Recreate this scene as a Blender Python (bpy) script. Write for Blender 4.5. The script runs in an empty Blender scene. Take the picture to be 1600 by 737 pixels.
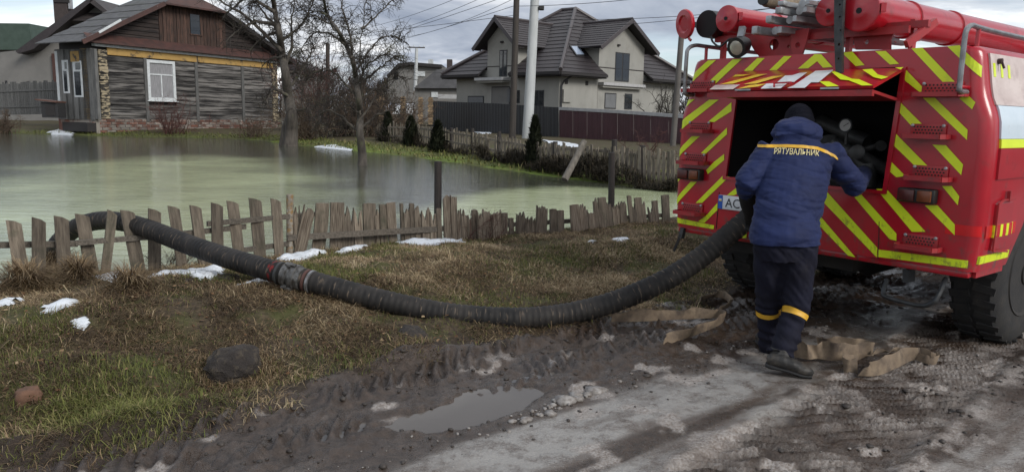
import bpy, bmesh, math, random
import numpy as np
from mathutils import Vector, Matrix
random.seed(7); rng = np.random.default_rng(11)
SC = bpy.context.scene; COL = SC.collection
# ------------------------------------------------------------------ camera, sky, sun, exposure
FPX = 1190.0; CAMH = 1.6; PITCH = math.atan(188/1190); ROLL = 0.02
cd = bpy.data.cameras.new('camera'); cam = bpy.data.objects.new('camera', cd); COL.objects.link(cam)
cd.sensor_width = 36; cd.lens = FPX/1600*36; cd.clip_start = 0.05; cd.clip_end = 3000
RM = Matrix.Rotation(math.pi/2-PITCH, 3, 'X') @ Matrix.Rotation(ROLL, 3, 'Z')
cam.matrix_world = Matrix.Translation((0, 0, CAMH)) @ RM.to_4x4()
SC.camera = cam
SC.view_settings.view_transform = 'Standard'; SC.view_settings.look = 'None'
SC.view_settings.exposure = 0.78; SC.view_settings.gamma = 1
SUN_DIR = Vector((0.62, -0.60, 0.52)).normalized()
sd = bpy.data.lights.new('sun', 'SUN'); sun = bpy.data.objects.new('sun', sd); COL.objects.link(sun)
sd.energy = 1.35; sd.angle = math.radians(22); sd.color = (1, .96, .9)
sun.rotation_euler = SUN_DIR.to_track_quat('Z', 'Y').to_euler(); sun.location = (20, -20, 30)
wd = bpy.data.worlds.new('World'); SC.world = wd; wd.use_nodes = True
def world_sky():
    nt = wd.node_tree; nt.nodes.clear(); N = nt.nodes.new; L = nt.links.new
    out = N('ShaderNodeOutputWorld'); bg = N('ShaderNodeBackground'); bg.inputs['Strength'].default_value = 0.1
    sky = N('ShaderNodeTexSky'); sky.sky_type = 'NISHITA'; sky.sun_disc = False
    sky.sun_elevation = math.asin(SUN_DIR.z); sky.sun_rotation = math.atan2(SUN_DIR.x, SUN_DIR.y)
    tc = N('ShaderNodeTexCoord'); sp = N('ShaderNodeSeparateXYZ'); L(tc.outputs['Generated'], sp.inputs[0])
    mz = N('ShaderNodeMath'); mz.operation = 'MAXIMUM'; mz.inputs[1].default_value = 0.0; L(sp.outputs['Z'], mz.inputs[0])
    ad = N('ShaderNodeMath'); ad.operation = 'ADD'; ad.inputs[1].default_value = 0.16; L(mz.outputs[0], ad.inputs[0])
    cb = N('ShaderNodeCombineXYZ')
    for k, ax in enumerate('XY'):
        dv = N('ShaderNodeMath'); dv.operation = 'DIVIDE'; L(sp.outputs[ax], dv.inputs[0]); L(ad.outputs[0], dv.inputs[1]); L(dv.outputs[0], cb.inputs[k])
    def noise(scale, detail, off, rough=.55, dist=.3):
        mp = N('ShaderNodeMapping'); mp.inputs['Location'].default_value = off; mp.inputs['Scale'].default_value = (.8, 1.15, 1)
        L(cb.outputs[0], mp.inputs[0]); n = N('ShaderNodeTexNoise'); n.inputs['Scale'].default_value = scale
        n.inputs['Detail'].default_value = detail; n.inputs['Roughness'].default_value = rough; n.inputs['Distortion'].default_value = dist
        L(mp.outputs[0], n.inputs['Vector']); return n.outputs['Fac']
    def ramp(src, stops):
        r = N('ShaderNodeValToRGB'); e = r.color_ramp.elements
        while len(e) < len(stops): e.new(.5)
        for q, (p, c) in zip(e, stops): q.position = p; q.color = (*c, 1)
        L(src, r.inputs[0]); return r.outputs['Color']
    cover = ramp(noise(.55, 7, (3.1, 1.7, 0)), [(.34, (0, 0, 0)), (.5, (1, 1, 1))])
    shade = ramp(noise(.9, 9, (7.4, 2.2, 0), .6, .5), [(.30, (.17, .20, .26)), (.44, (.29, .32, .375)), (.54, (.48, .50, .53)), (.64, (.86, .85, .84))])
    sc = N('ShaderNodeVectorMath'); sc.operation = 'SCALE'; sc.inputs['Scale'].default_value = 10.0; L(shade, sc.inputs[0])
    sk = N('ShaderNodeMix'); sk.data_type = 'RGBA'; sk.blend_type = 'MIX'; sk.inputs['Factor'].default_value = .45
    L(sky.outputs[0], sk.inputs['A']); sk.inputs['B'].default_value = (3.0, 3.5, 4.3, 1)
    mx = N('ShaderNodeMix'); mx.data_type = 'RGBA'; L(cover, mx.inputs['Factor']); L(sk.outputs['Result'], mx.inputs['A']); L(sc.outputs[0], mx.inputs['B'])
    L(mx.outputs['Result'], bg.inputs['Color']); L(bg.outputs[0], out.inputs[0])
world_sky()
# ------------------------------------------------------------------ measuring helpers (photo pixel -> place in the world)
CAMP = Vector((0, 0, CAMH))
def ray(px, py): return RM @ Vector(((px-800)/FPX, -(py-368.5)/FPX, -1))
def G(px, py, z=0.0):
    d = ray(px, py); return CAMP + d*((z-CAMH)/d.z)
def D(px, py, y):
    d = ray(px, py); return CAMP + d*(y/d.y)
def HIT(px, py, p0, n):
    d = ray(px, py); return CAMP + d*((Vector(p0)-CAMP).dot(n)/d.dot(n))
# ------------------------------------------------------------------ object helpers
ORG = {}
def org(o): return ORG.get(o.name, Vector((0, 0, 0)))
def tag(o, label=None, cat=None, group=None, kind=None):
    if label: o['label'] = label
    if cat: o['category'] = cat
    if group: o['group'] = group
    if kind: o['kind'] = kind
    return o
def thing(name, loc, label, cat, group=None):
    o = bpy.data.objects.new(name, None); COL.objects.link(o); o.location = loc; o.empty_display_size = .2
    ORG[o.name] = Vector(loc); return tag(o, label, cat, group)
def link(name, me, parent=None, mats=()):
    for m in mats: me.materials.append(m)
    o = bpy.data.objects.new(name, me); COL.objects.link(o)
    if parent is not None: o.parent = parent; ORG[o.name] = org(parent)
    return o
class MB:
    def __init__(s): s.v = []; s.f = []; s.m = []
    def add(s, vs, fs, mi=0):
        b = len(s.v); s.v += [Vector(v) for v in vs]; s.f += [[b+i for i in f] for f in fs]; s.m += [mi]*len(fs); return s
    def box(s, c, size, M=None, mi=0, taper=1.0, bev=0.0):
        x, y, z = (size[0]/2, size[1]/2, size[2]/2); c = Vector(c)
        if bev > 0:
            bm = bmesh.new(); bmesh.ops.create_cube(bm, size=1)
            for v in bm.verts: v.co = Vector((v.co.x*size[0], v.co.y*size[1], v.co.z*size[2]))
            bmesh.ops.bevel(bm, geom=list(bm.edges), offset=bev, segments=2, affect='EDGES', profile=.5)
            vs = [v.co.copy() for v in bm.verts]; bm.verts.index_update(); fs = [[v.index for v in f.verts] for f in bm.faces]; bm.free()
        else:
            vs = [Vector((a*x*(taper if k > 0 else 1), b*y*(taper if k > 0 else 1), k*z)) for a in (-1, 1) for b in (-1, 1) for k in (-1, 1)]
            fs = [(0, 1, 3, 2), (4, 6, 7, 5), (0, 4, 5, 1), (2, 3, 7, 6), (0, 2, 6, 4), (1, 5, 7, 3)]
        if M is not None: vs = [M @ v for v in vs]
        return s.add([v+c for v in vs], fs, mi)
    def bar(s, a, b, w, h, up=(0, 0, 1), mi=0):
        a = Vector(a); b = Vector(b); d = (b-a).normalized(); u = Vector(up)
        if abs(d.dot(u)) > .98: u = Vector((1, 0, 0))
        r = d.cross(u).normalized(); t = r.cross(d)
        vs = [p + r*(i*w/2) + t*(j*h/2) for p in (a, b) for i, j in ((-1, -1), (1, -1), (1, 1), (-1, 1))]
        return s.add(vs, [(3, 2, 1, 0), (4, 5, 6, 7), (0, 1, 5, 4), (1, 2, 6, 5), (2, 3, 7, 6), (3, 0, 4, 7)], mi)
    def loft(s, pts, rad, n=12, mi=0, ref=None, cap=True, fn=None):
        pts = [Vector(p) for p in pts]; rings = []; prev = None
        for i, p in enumerate(pts):
            d = (pts[min(i+1, len(pts)-1)]-pts[max(i-1, 0)]).normalized()
            if ref is not None: a = Vector(ref) - d*Vector(ref).dot(d)
            elif prev is not None: a = prev - d*prev.dot(d)
            else: a = d.orthogonal()
            if a.length < 1e-5: a = d.orthogonal()
            a.normalize(); prev = a; b = d.cross(a)
            r = rad[i] if hasattr(rad, '__len__') else rad
            rx, ry = (r if hasattr(r, '__len__') else (r, r))
            ring = []
            for k in range(n):
                t = 2*math.pi*k/n; q = fn(i, t) if fn else 1
                ring.append(p + a*(rx*q*math.cos(t)) + b*(ry*q*math.sin(t)))
            rings.append(ring)
        b0 = len(s.v); vs = [v for r in rings for v in r]; fs = []
        for i in range(len(pts)-1):
            for k in range(n):
                k2 = (k+1) % n; fs.append((i*n+k, i*n+k2, (i+1)*n+k2, (i+1)*n+k))
        if cap: fs += [tuple(range(n-1, -1, -1)), tuple((len(pts)-1)*n+k for k in range(n))]
        return s.add(vs, fs, mi)
    def cyl(s, a, b, r, n=12, mi=0, cap=True, r2=None): return s.loft([a, b], [r, r if r2 is None else r2], n, mi, cap=cap)
    def lathe(s, o, axis, prof, n=24, mi=0):
        o = Vector(o); ax = Vector(axis).normalized(); a = ax.orthogonal().normalized(); b = ax.cross(a)
        vs = [o + ax*h + (a*math.cos(2*math.pi*k/n)+b*math.sin(2*math.pi*k/n))*r for h, r in prof for k in range(n)]
        fs = [(i*n+k, i*n+(k+1) % n, (i+1)*n+(k+1) % n, (i+1)*n+k) for i in range(len(prof)-1) for k in range(n)]
        fs += [tuple(range(n-1, -1, -1)), tuple((len(prof)-1)*n+k for k in range(n))]
        return s.add(vs, fs, mi)
    def prism(s, poly, d, mi=0):
        d = Vector(d); poly = [Vector(p) for p in poly]; n = len(poly)
        nn = sum(((poly[i]-poly[0]).cross(poly[i+1]-poly[0]) for i in range(1, n-1)), Vector())
        if nn.dot(d) > 0: poly = poly[::-1]
        fs = [tuple(range(n)), tuple(range(2*n-1, n-1, -1))] + [(i, n+i, n+(i+1) % n, (i+1) % n)[::-1] for i in range(n)]
        return s.add(poly+[p+d for p in poly], fs, mi)
    def mesh(s, name, off=Vector((0, 0, 0))):
        me = bpy.data.meshes.new(name); me.from_pydata([tuple(v-off) for v in s.v], [], s.f)
        if any(s.m): me.polygons.foreach_set('material_index', s.m)
        return me
    def build(s, name, mats, parent=None, smooth=False, angle=40, fix=True):
        if not isinstance(mats, (list, tuple)): mats = [mats]
        me = s.mesh(name, org(parent) if parent is not None else Vector((0, 0, 0)))
        if fix:
            bm = bmesh.new(); bm.from_mesh(me); bmesh.ops.recalc_face_normals(bm, faces=list(bm.faces)); bm.to_mesh(me); bm.free()
        o = link(name, me, parent, mats)
        if smooth: shade(me, angle)
        return o
def shade(me, angle=40):
    me.polygons.foreach_set('use_smooth', [True]*len(me.polygons))
    if angle < 180: me.set_sharp_from_angle(angle=math.radians(angle))
def raw_mesh(name, V, tri=None, quad=None, attrs=None):
    me = bpy.data.meshes.new(name); V = np.asarray(V, dtype=np.float32)
    faces = []; 
    nt = 0 if tri is None else len(tri); nq = 0 if quad is None else len(quad)
    me.vertices.add(len(V)); me.vertices.foreach_set('co', V.ravel())
    li = np.concatenate([np.asarray(tri).ravel() if nt else np.zeros(0, int), np.asarray(quad).ravel() if nq else np.zeros(0, int)]).astype(np.int32)
    me.loops.add(len(li)); me.loops.foreach_set('vertex_index', li)
    st = np.concatenate([np.arange(nt)*3, nt*3+np.arange(nq)*4]).astype(np.int32)
    me.polygons.add(nt+nq); me.polygons.foreach_set('loop_start', st)
    me.update(calc_edges=True)
    for k, a in (attrs or {}).items():
        at = me.attributes.new(k, 'FLOAT', 'POINT'); at.data.foreach_set('value', np.asarray(a, dtype=np.float32))
    return me
# ------------------------------------------------------------------ numpy noise
def vnoise(x, y, seed=0):
    xi = np.floor(x).astype(np.int64); yi = np.floor(y).astype(np.int64); xf = x-xi; yf = y-yi
    def h(a, b):
        n = (a*374761393 + b*668265263 + seed*974634777) & 0xFFFFFFFF
        n = ((n ^ (n >> 13))*1274126177) & 0xFFFFFFFF
        return ((n ^ (n >> 16)) & 0xFFFFFF)/0xFFFFFF
    u = xf*xf*(3-2*xf); v = yf*yf*(3-2*yf)
    return (h(xi, yi)*(1-u)+h(xi+1, yi)*u)*(1-v)+(h(xi, yi+1)*(1-u)+h(xi+1, yi+1)*u)*v
def fbm(x, y, sc, oct=4, seed=0):
    t = 0; a = .5; tot = 0
    for o in range(oct):
        t = t + a*vnoise(x*sc*2**o, y*sc*2**o, seed+o*17); tot += a; a *= .5
    return t/tot
def sstep(a, b, x):
    t = np.clip((x-a)/(b-a), 0, 1); return t*t*(3-2*t)
# ------------------------------------------------------------------ materials
def nodes_of(name):
    m = bpy.data.materials.new(name); m.use_nodes = True; nt = m.node_tree; nt.nodes.clear()
    out = nt.nodes.new('ShaderNodeOutputMaterial'); b = nt.nodes.new('ShaderNodeBsdfPrincipled'); nt.links.new(b.outputs[0], out.inputs[0])
    return m, nt, b
def mixc(nt, fac, a, b, blend='MIX'):
    x = nt.nodes.new('ShaderNodeMix'); x.data_type = 'RGBA'; x.blend_type = blend
    for sock, v in (('Factor', fac), ('A', a), ('B', b)):
        if hasattr(v, 'is_linked'): nt.links.new(v, x.inputs[sock])
        elif sock == 'Factor': x.inputs[sock].default_value = v
        else: x.inputs[sock].default_value = (*v, 1) if len(v) == 3 else v
    return x.outputs['Result']
def noise_n(nt, scale, detail=5, stretch=(1, 1, 1), rnd=True, rough=.6, dist=0, coord='Object'):
    tc = nt.nodes.new('ShaderNodeTexCoord'); mp = nt.nodes.new('ShaderNodeMapping'); mp.inputs['Scale'].default_value = stretch
    nt.links.new(tc.outputs[coord], mp.inputs[0])
    if rnd:
        oi = nt.nodes.new('ShaderNodeObjectInfo'); ml = nt.nodes.new('ShaderNodeMath'); ml.operation = 'MULTIPLY'; ml.inputs[1].default_value = 37.0
        nt.links.new(oi.outputs['Random'], ml.inputs[0]); cx = nt.nodes.new('ShaderNodeCombineXYZ')
        for k in range(3): nt.links.new(ml.outputs[0], cx.inputs[k])
        nt.links.new(cx.outputs[0], mp.inputs['Location'])
    n = nt.nodes.new('ShaderNodeTexNoise'); n.inputs['Scale'].default_value = scale; n.inputs['Detail'].default_value = detail
    n.inputs['Roughness'].default_value = rough; n.inputs['Distortion'].default_value = dist
    nt.links.new(mp.outputs[0], n.inputs['Vector']); return n.outputs['Fac']
def ramp_n(nt, src, stops):
    r = nt.nodes.new('ShaderNodeValToRGB'); e = r.color_ramp.elements
    while len(e) < len(stops): e.new(.5)
    for q, (p, c) in zip(e, stops): q.position = p; q.color = (*c, 1) if len(c) == 3 else c
    nt.links.new(src, r.inputs[0]); return r.outputs['Color']
def fac_n(nt, src, lo, hi): return ramp_n(nt, src, [(lo, (0, 0, 0)), (hi, (1, 1, 1))])
def bump_n(nt, b, src, strength, dist=.01):
    bp = nt.nodes.new('ShaderNodeBump'); bp.inputs['Strength'].default_value = strength; bp.inputs['Distance'].default_value = dist
    nt.links.new(src, bp.inputs['Height']); nt.links.new(bp.outputs[0], b.inputs['Normal'])
def attr_n(nt, name):
    a = nt.nodes.new('ShaderNodeAttribute'); a.attribute_name = name; return a.outputs['Fac']
def mat(name, c, c2=None, scale=6, rough=.6, metal=0, bump=0, bscale=None, stretch=(1, 1, 1), dirt=None, dscale=3, dlo=.5, dhi=.75, rough2=None, spec=.5, coat=0, vary=0, lo=.35, hi=.65, sheen=0, bdist=.01):
    m, nt, b = nodes_of(name)
    b.inputs['Roughness'].default_value = rough; b.inputs['Metallic'].default_value = metal; b.inputs['Specular IOR Level'].default_value = spec
    b.inputs['Coat Weight'].default_value = coat; b.inputs['Coat Roughness'].default_value = .12
    if sheen: b.inputs['Sheen Weight'].default_value = sheen
    n = noise_n(nt, scale, 6, stretch)
    col = mixc(nt, fac_n(nt, n, lo, hi), c, c2 if c2 else tuple(x*.8 for x in c))
    if dirt:
        dn = noise_n(nt, dscale, 7, (1, 1, 1), rough=.65); df = fac_n(nt, dn, dlo, dhi)
        col = mixc(nt, df, col, dirt)
        if rough2 is not None:
            x = nt.nodes.new('ShaderNodeMix'); x.inputs['A'].default_value = rough; x.inputs['B'].default_value = rough2
            nt.links.new(df, x.inputs['Factor']); nt.links.new(x.outputs['Result'], b.inputs['Roughness'])
    if vary:
        oi = nt.nodes.new('ShaderNodeObjectInfo'); mr = nt.nodes.new('ShaderNodeMapRange'); mr.inputs['To Min'].default_value = 1-vary; mr.inputs['To Max'].default_value = 1+vary
        nt.links.new(oi.outputs['Random'], mr.inputs['Value']); vm = nt.nodes.new('ShaderNodeVectorMath'); vm.operation = 'SCALE'
        nt.links.new(col, vm.inputs[0]); nt.links.new(mr.outputs[0], vm.inputs['Scale']); col = vm.outputs[0]
    nt.links.new(col, b.inputs['Base Color'])
    if bump: bump_n(nt, b, noise_n(nt, bscale or scale*3, 6, stretch), bump, bdist)
    return m
M = {}
M['red'] = mat('red_paint', (.42, .008, .019), (.35, .007, .017), 3, .28, coat=.4, dirt=(.13, .035, .03), dscale=5, dlo=.56, dhi=.85, rough2=.55, bump=.03, bscale=2.5, bdist=.02)
M['red_flat'] = mat('red_paint_faded', (.38, .028, .032), (.28, .02, .025), 6, .45, dirt=(.12, .05, .045), dscale=9, dlo=.55, dhi=.8)
M['tape'] = mat('fluorescent_tape', (.72, .86, .02), (.66, .80, .02), 8, .35, dirt=(.36, .42, .06), dscale=6, dlo=.58, dhi=.85)
M['tape_red'] = mat('red_reflective_tape', (.6, .012, .015), None, 8, .25)
M['tape_old'] = mat('old_orange_tape', (.75, .42, .02), (.7, .55, .05), 20, .4)
M['white_tape'] = mat('white_tape', (.72, .74, .76), (.6, .62, .64), 8, .4)
def mud_spray(m, z0, z1):
    nt = m.node_tree; b = next(n for n in nt.nodes if n.type == 'BSDF_PRINCIPLED'); src = b.inputs['Base Color'].links[0].from_socket
    tc = nt.nodes.new('ShaderNodeTexCoord'); sp = nt.nodes.new('ShaderNodeSeparateXYZ'); nt.links.new(tc.outputs['Object'], sp.inputs[0])
    mr = nt.nodes.new('ShaderNodeMapRange'); mr.inputs['From Min'].default_value = z0; mr.inputs['From Max'].default_value = z1; mr.inputs['To Min'].default_value = .12; mr.inputs['To Max'].default_value = -.10; nt.links.new(sp.outputs['Z'], mr.inputs['Value'])
    n = noise_n(nt, 16, 8, (1, 1, .6), rnd=False, rough=.75); ad = nt.nodes.new('ShaderNodeMath'); ad.operation = 'ADD'; nt.links.new(n, ad.inputs[0]); nt.links.new(mr.outputs[0], ad.inputs[1])
    f = fac_n(nt, ad.outputs[0], .60, .78); nt.links.new(mixc(nt, f, src, (.085, .060, .048)), b.inputs['Base Color'])
mud_spray(M['red'], .62, 1.5); mud_spray(M['red_flat'], .62, 1.3); mud_spray(M['tape'], .62, 1.4)
M['cream'] = mat('beige_shutter', (.66, .56, .52), (.48, .38, .35), 3, .4, stretch=(8, 1, 1), dirt=(.30, .20, .18), dscale=4, dlo=.55, dhi=.8, bump=.1, bscale=6)
M['bluewhite'] = mat('pale_blue_paint', (.60, .69, .76), (.52, .62, .69), 4, .35, dirt=(.35, .36, .38), dscale=5, dlo=.6, dhi=.85)
M['black'] = mat('black_paint', (.014, .014, .015), None, 8, .5, dirt=(.05, .042, .036), dscale=7)
M['void'] = mat('lining_and_hole_shade', (.012, .012, .013), None, 5, .85)  # also paints the dark of the open case and lid holes
M['under'] = mat('muddy_chassis_hole_shade', (.012, .011, .010), (.025, .021, .018), 6, .75)  # also paints the shade of the step plate holes
M['steel'] = mat('grey_steel', (.30, .31, .32), (.22, .22, .23), 14, .38, .7, dirt=(.14, .12, .10), dscale=9, dlo=.5, dhi=.75)
M['alu'] = mat('worn_aluminium', (.44, .45, .46), (.33, .34, .35), 18, .42, .55, dirt=(.2, .19, .18), dscale=8, dlo=.5, dhi=.8)
M['coupling'] = mat('dull_coupling', (.20, .20, .195), (.055, .055, .055), 12, .45, .5, dirt=(.05, .045, .04), dscale=14, dlo=.45, dhi=.62)
M['darksteel'] = mat('dark_steel', (.06, .065, .068), (.03, .03, .03), 14, .5, .4)
M['pump'] = mat('pump_iron', (.07, .072, .07), (.04, .04, .04), 12, .5, .3)
M['gold'] = mat('gauge_face', (.5, .5, .48), None, 5, .4)
M['glass'] = mat('window_glass', (.02, .025, .03), None, 2, .04, spec=.8)
M['lamp_glass'] = mat('lamp_glass', (.5, .48, .40), (.35, .33, .28), 10, .08, .3)
M['lens_red'] = mat('dirty_red_lens', (.11, .018, .014), (.05, .015, .012), 12, .3)
M['lens_amber'] = mat('dirty_amber_lens', (.20, .055, .018), (.10, .03, .012), 12, .3)
M['plate_white'] = mat('plate_white', (.74, .76, .78), None, 8, .4)
M['plate_blue'] = mat('plate_blue', (.02, .10, .45), None, 8, .4)
M['plate_yellow'] = mat('plate_yellow', (.8, .6, .02), None, 8, .4)
M['tyre'] = mat('muddy_tyre', (.016, .016, .017), (.028, .026, .024), 10, .85, dirt=(.045, .038, .032), dscale=6, dlo=.55, dhi=.75, bump=.3, bscale=60)
M['hose'] = None
M['canvas'] = mat('dirty_canvas_hose', (.25, .19, .13), (.15, .11, .075), 7, .85, stretch=(1, 1, 1), dirt=(.07, .052, .04), dscale=9, dlo=.44, dhi=.66, bump=.6, bscale=180, bdist=.003)
M['navy'] = mat('blue_jacket_cloth', (.010, .020, .082), (.006, .012, .052), 5, .75, sheen=.06, bump=.35, bscale=14, bdist=.012, spec=.3)
M['trousers'] = mat('dark_navy_cloth', (.012, .013, .026), (.008, .008, .015), 6, .82, bump=.4, bscale=13, bdist=.012, spec=.2, dirt=(.03, .028, .03), dscale=5, dlo=.6, dhi=.85)
M['knit'] = mat('dark_knit', (.0045, .005, .010), None, 40, .95, bump=.6, bscale=90, stretch=(1, 1, .3), spec=.2)
M['glove'] = mat('black_glove', (.009, .009, .010), None, 30, .75, bump=.4, bscale=50)
M['skin'] = mat('skin', (.48, .27, .20), (.42, .22, .16), 20, .5)
M['boot'] = mat('dirty_black_boot', (.018, .017, .016), None, 10, .6, dirt=(.075, .063, .05), dscale=9, dlo=.45, dhi=.7, bump=.4, bscale=30)
M['band'] = mat('amber_band', (.70, .40, .03), (.6, .33, .03), 30, .5)
M['letter'] = mat('yellow_lettering', (.66, .58, .30), None, 40, .5)
M['picket'] = mat('weathered_picket', (.175, .145, .11), (.075, .06, .045), 7, .85, stretch=(6, 6, .7), bump=.9, bscale=14, vary=.28, dirt=(.05, .052, .032), dscale=4, dlo=.52, dhi=.75, bdist=.012)
M['rotten'] = mat('rotten_picket', (.26, .22, .17), (.07, .05, .035), 8, .9, stretch=(9, 9, .6), bump=1.0, bscale=14, vary=.42, bdist=.016)
M['rail'] = mat('weathered_rail', (.15, .13, .105), (.06, .05, .04), 9, .85, stretch=(.7, 8, 8), bump=.6, vary=.1)
M['darkpost'] = mat('dark_wet_post', (.032, .025, .022), (.016, .013, .012), 9, .7, stretch=(5, 5, .6), bump=.7)
M['birch'] = mat('lichen_post', (.11, .08, .05), (.34, .32, .28), 16, .85, bump=.5, dirt=(.24, .15, .06), dscale=20, dlo=.5, dhi=.6)
M['farpicket'] = mat('far_grey_picket', (.25, .215, .165), (.11, .092, .072), 5, .9, stretch=(5, 5, .8), vary=.35, bump=.4)
M['log'] = mat('black_weathered_log', (.155, .147, .138), (.014, .013, .013), 1.3, .85, stretch=(.5, 2, 6), bump=.9, bscale=5, vary=.45, lo=.40, hi=.60, bdist=.05)
M['gableboard'] = mat('brown_gable_board', (.085, .045, .032), (.026, .018, .015), 3, .85, stretch=(5, 5, .6), bump=.5, vary=.35)
M['gabledark'] = mat('dark_gable_log', (.042, .030, .026), (.013, .011, .011), 2, .9, stretch=(.5, 4, 6), bump=.8, vary=.3, bdist=.04)
M['greyboard'] = mat('grey_board', (.15, .15, .145), (.085, .085, .082), 3, .85, stretch=(5, 5, .6), vary=.2, bump=.4)
M['orangeboard'] = mat('orange_brown_board', (.14, .075, .042), (.09, .05, .03), 3, .85, stretch=(5, 5, .6), vary=.1)
M['yellowboard'] = mat('peeling_yellow_paint', (.43, .28, .09), (.36, .22, .07), 2, .75, dirt=(.06, .05, .04), dscale=2.2, dlo=.56, dhi=.66)
M['cream_post'] = mat('worn_cream_post', (.34, .25, .13), (.22, .16, .09), 4, .8)
M['peel'] = mat('peeling_cream_plaster', (.34, .285, .19), (.03, .028, .025), 3.2, .85, stretch=(1, 1, 2.4), lo=.46, hi=.54, bump=.6)
M['white_wood'] = mat('white_painted_wood', (.62, .65, .66), (.50, .53, .54), 6, .6, dirt=(.26, .26, .25), dscale=5, dlo=.58, dhi=.78)
M['rust'] = mat('rusty_red_sheet', (.078, .034, .027), (.045, .023, .020), 2.5, .65, dirt=(.30, .25, .23), dscale=1.3, dlo=.66, dhi=.72, bump=.2)
M['slate'] = mat('grey_asbestos_sheet', (.105, .105, .108), (.06, .06, .062), 2.5, .8, dirt=(.06, .065, .045), dscale=2)
M['brick_old'] = mat('old_red_brick', (.17, .075, .052), (.11, .055, .042), 4, .9, dirt=(.22, .20, .175), dscale=.9, dlo=.46, dhi=.56, vary=.3)
M['plaster'] = mat('grey_house_render', (.315, .31, .285), (.265, .262, .24), .8, .9, stretch=(1, 1, .5), dirt=(.22, .215, .195), dscale=.6, dlo=.52, dhi=.75, bump=.1, bscale=20)
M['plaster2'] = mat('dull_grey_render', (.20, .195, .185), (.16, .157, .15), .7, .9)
M['tile'] = mat('dark_brown_tile', (.036, .029, .031), (.024, .020, .022), 6, .55, vary=.10)
M['tile_ridge'] = mat('brown_ridge_cap', (.060, .050, .052), None, 6, .45)
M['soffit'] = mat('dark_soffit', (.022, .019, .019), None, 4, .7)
M['tileold'] = mat('mottled_tile', (.055, .045, .045), (.03, .027, .028), 2, .6)
M['brickch'] = mat('chimney_brick', (.06, .045, .042), (.04, .032, .03), 6, .8)
M['greenroof'] = mat('green_roof_sheet', (.055, .085, .068), (.04, .065, .05), 2, .6)
M['greyroof'] = mat('grey_roof_sheet', (.105, .105, .11), (.075, .075, .08), 2, .7)
M['anthracite'] = mat('anthracite_fence_sheet', (.030, .031, .034), (.025, .026, .028), 2, .5, vary=.05)
M['maroon'] = mat('maroon_fence_sheet', (.066, .026, .032), (.055, .022, .027), 2, .5, vary=.06)
M['coping'] = mat('pale_coping', (.42, .42, .42), None, 4, .7)
M['concrete'] = mat('pale_concrete_pole', (.52, .54, .54), (.42, .44, .44), 1.6, .8, stretch=(2, 2, .5), bump=.2)
M['woodpole'] = mat('dark_wood_pole', (.062, .052, .044), (.028, .025, .023), 2, .85, stretch=(4, 4, .3), bump=.6)
M['darkframe'] = mat('dark_window_frame', (.025, .025, .028), None, 4, .5)
M['blind'] = mat('grey_blind', (.16, .165, .17), (.13, .135, .14), 3, .6)
M['curtain'] = mat('lace_curtain', (.30, .30, .31), (.18, .18, .19), 4, .9, stretch=(9, 9, .6))
M['pillarbrick'] = mat('yellow_pillar_brick', (.34, .25, .15), (.22, .15, .09), 5, .85, vary=.3)
M['bark'] = mat('grey_bark', (.092, .080, .066), (.040, .034, .029), 3, .9, stretch=(3, 3, .6), bump=.9, bscale=9, dirt=(.10, .105, .05), dscale=3, dlo=.58, dhi=.75, bdist=.03)
M['twig'] = mat('dark_twig', (.040, .032, .026), (.026, .021, .018), 3, .9, dirt=(.075, .07, .03), dscale=1.5, dlo=.55, dhi=.7)
M['redtwig'] = mat('reddish_twig', (.105, .042, .034), (.062, .03, .026), 1.5, .9)
M['browntwig'] = mat('brown_twig', (.11, .075, .048), (.06, .042, .03), 1.5, .9)
M['thuja'] = mat('dark_thuja', (.022, .028, .015), (.012, .016, .009), 2, .9)
M['bramble'] = mat('dark_bramble', (.024, .023, .018), (.038, .032, .022), 1.2, .95)
M['mossgreen'] = mat('bright_moss', (.105, .145, .03), (.07, .095, .022), 1.4, .95)
M['snow'] = mat('old_snow', (.70, .74, .78), (.58, .62, .66), 7, .55, bump=.7, bscale=22, dirt=(.26, .23, .19), dscale=13, dlo=.56, dhi=.72, bdist=.015)
M['slush'] = mat('dirty_slush', (.30, .285, .27), (.14, .12, .105), 40, .5, bump=.6, bscale=60, bdist=.006)
M['stone'] = mat('muddy_rock', (.040, .032, .027), (.020, .016, .014), 5, .9, bump=1.0, bscale=26, dirt=(.075, .060, .042), dscale=18, dlo=.50, dhi=.66, bdist=.03)
M['brickstone'] = mat('red_brown_stone', (.17, .085, .05), (.10, .055, .035), 6, .85, bump=.8, bscale=20)
M['clod'] = mat('mud_clod', (.045, .036, .030), (.028, .023, .02), 8, .6, bump=.6, bscale=30)
M['cable'] = mat('cable', (.02, .02, .022), None, 2, .6)
M['crate'] = mat('dark_hutch', (.03, .03, .032), None, 3, .8)
M['crate_lid'] = mat('brown_hutch_lid', (.12, .06, .045), None, 3, .7)
M['hill'] = mat('far_trees', (.05, .052, .055), (.035, .036, .038), .3, 1)
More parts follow.
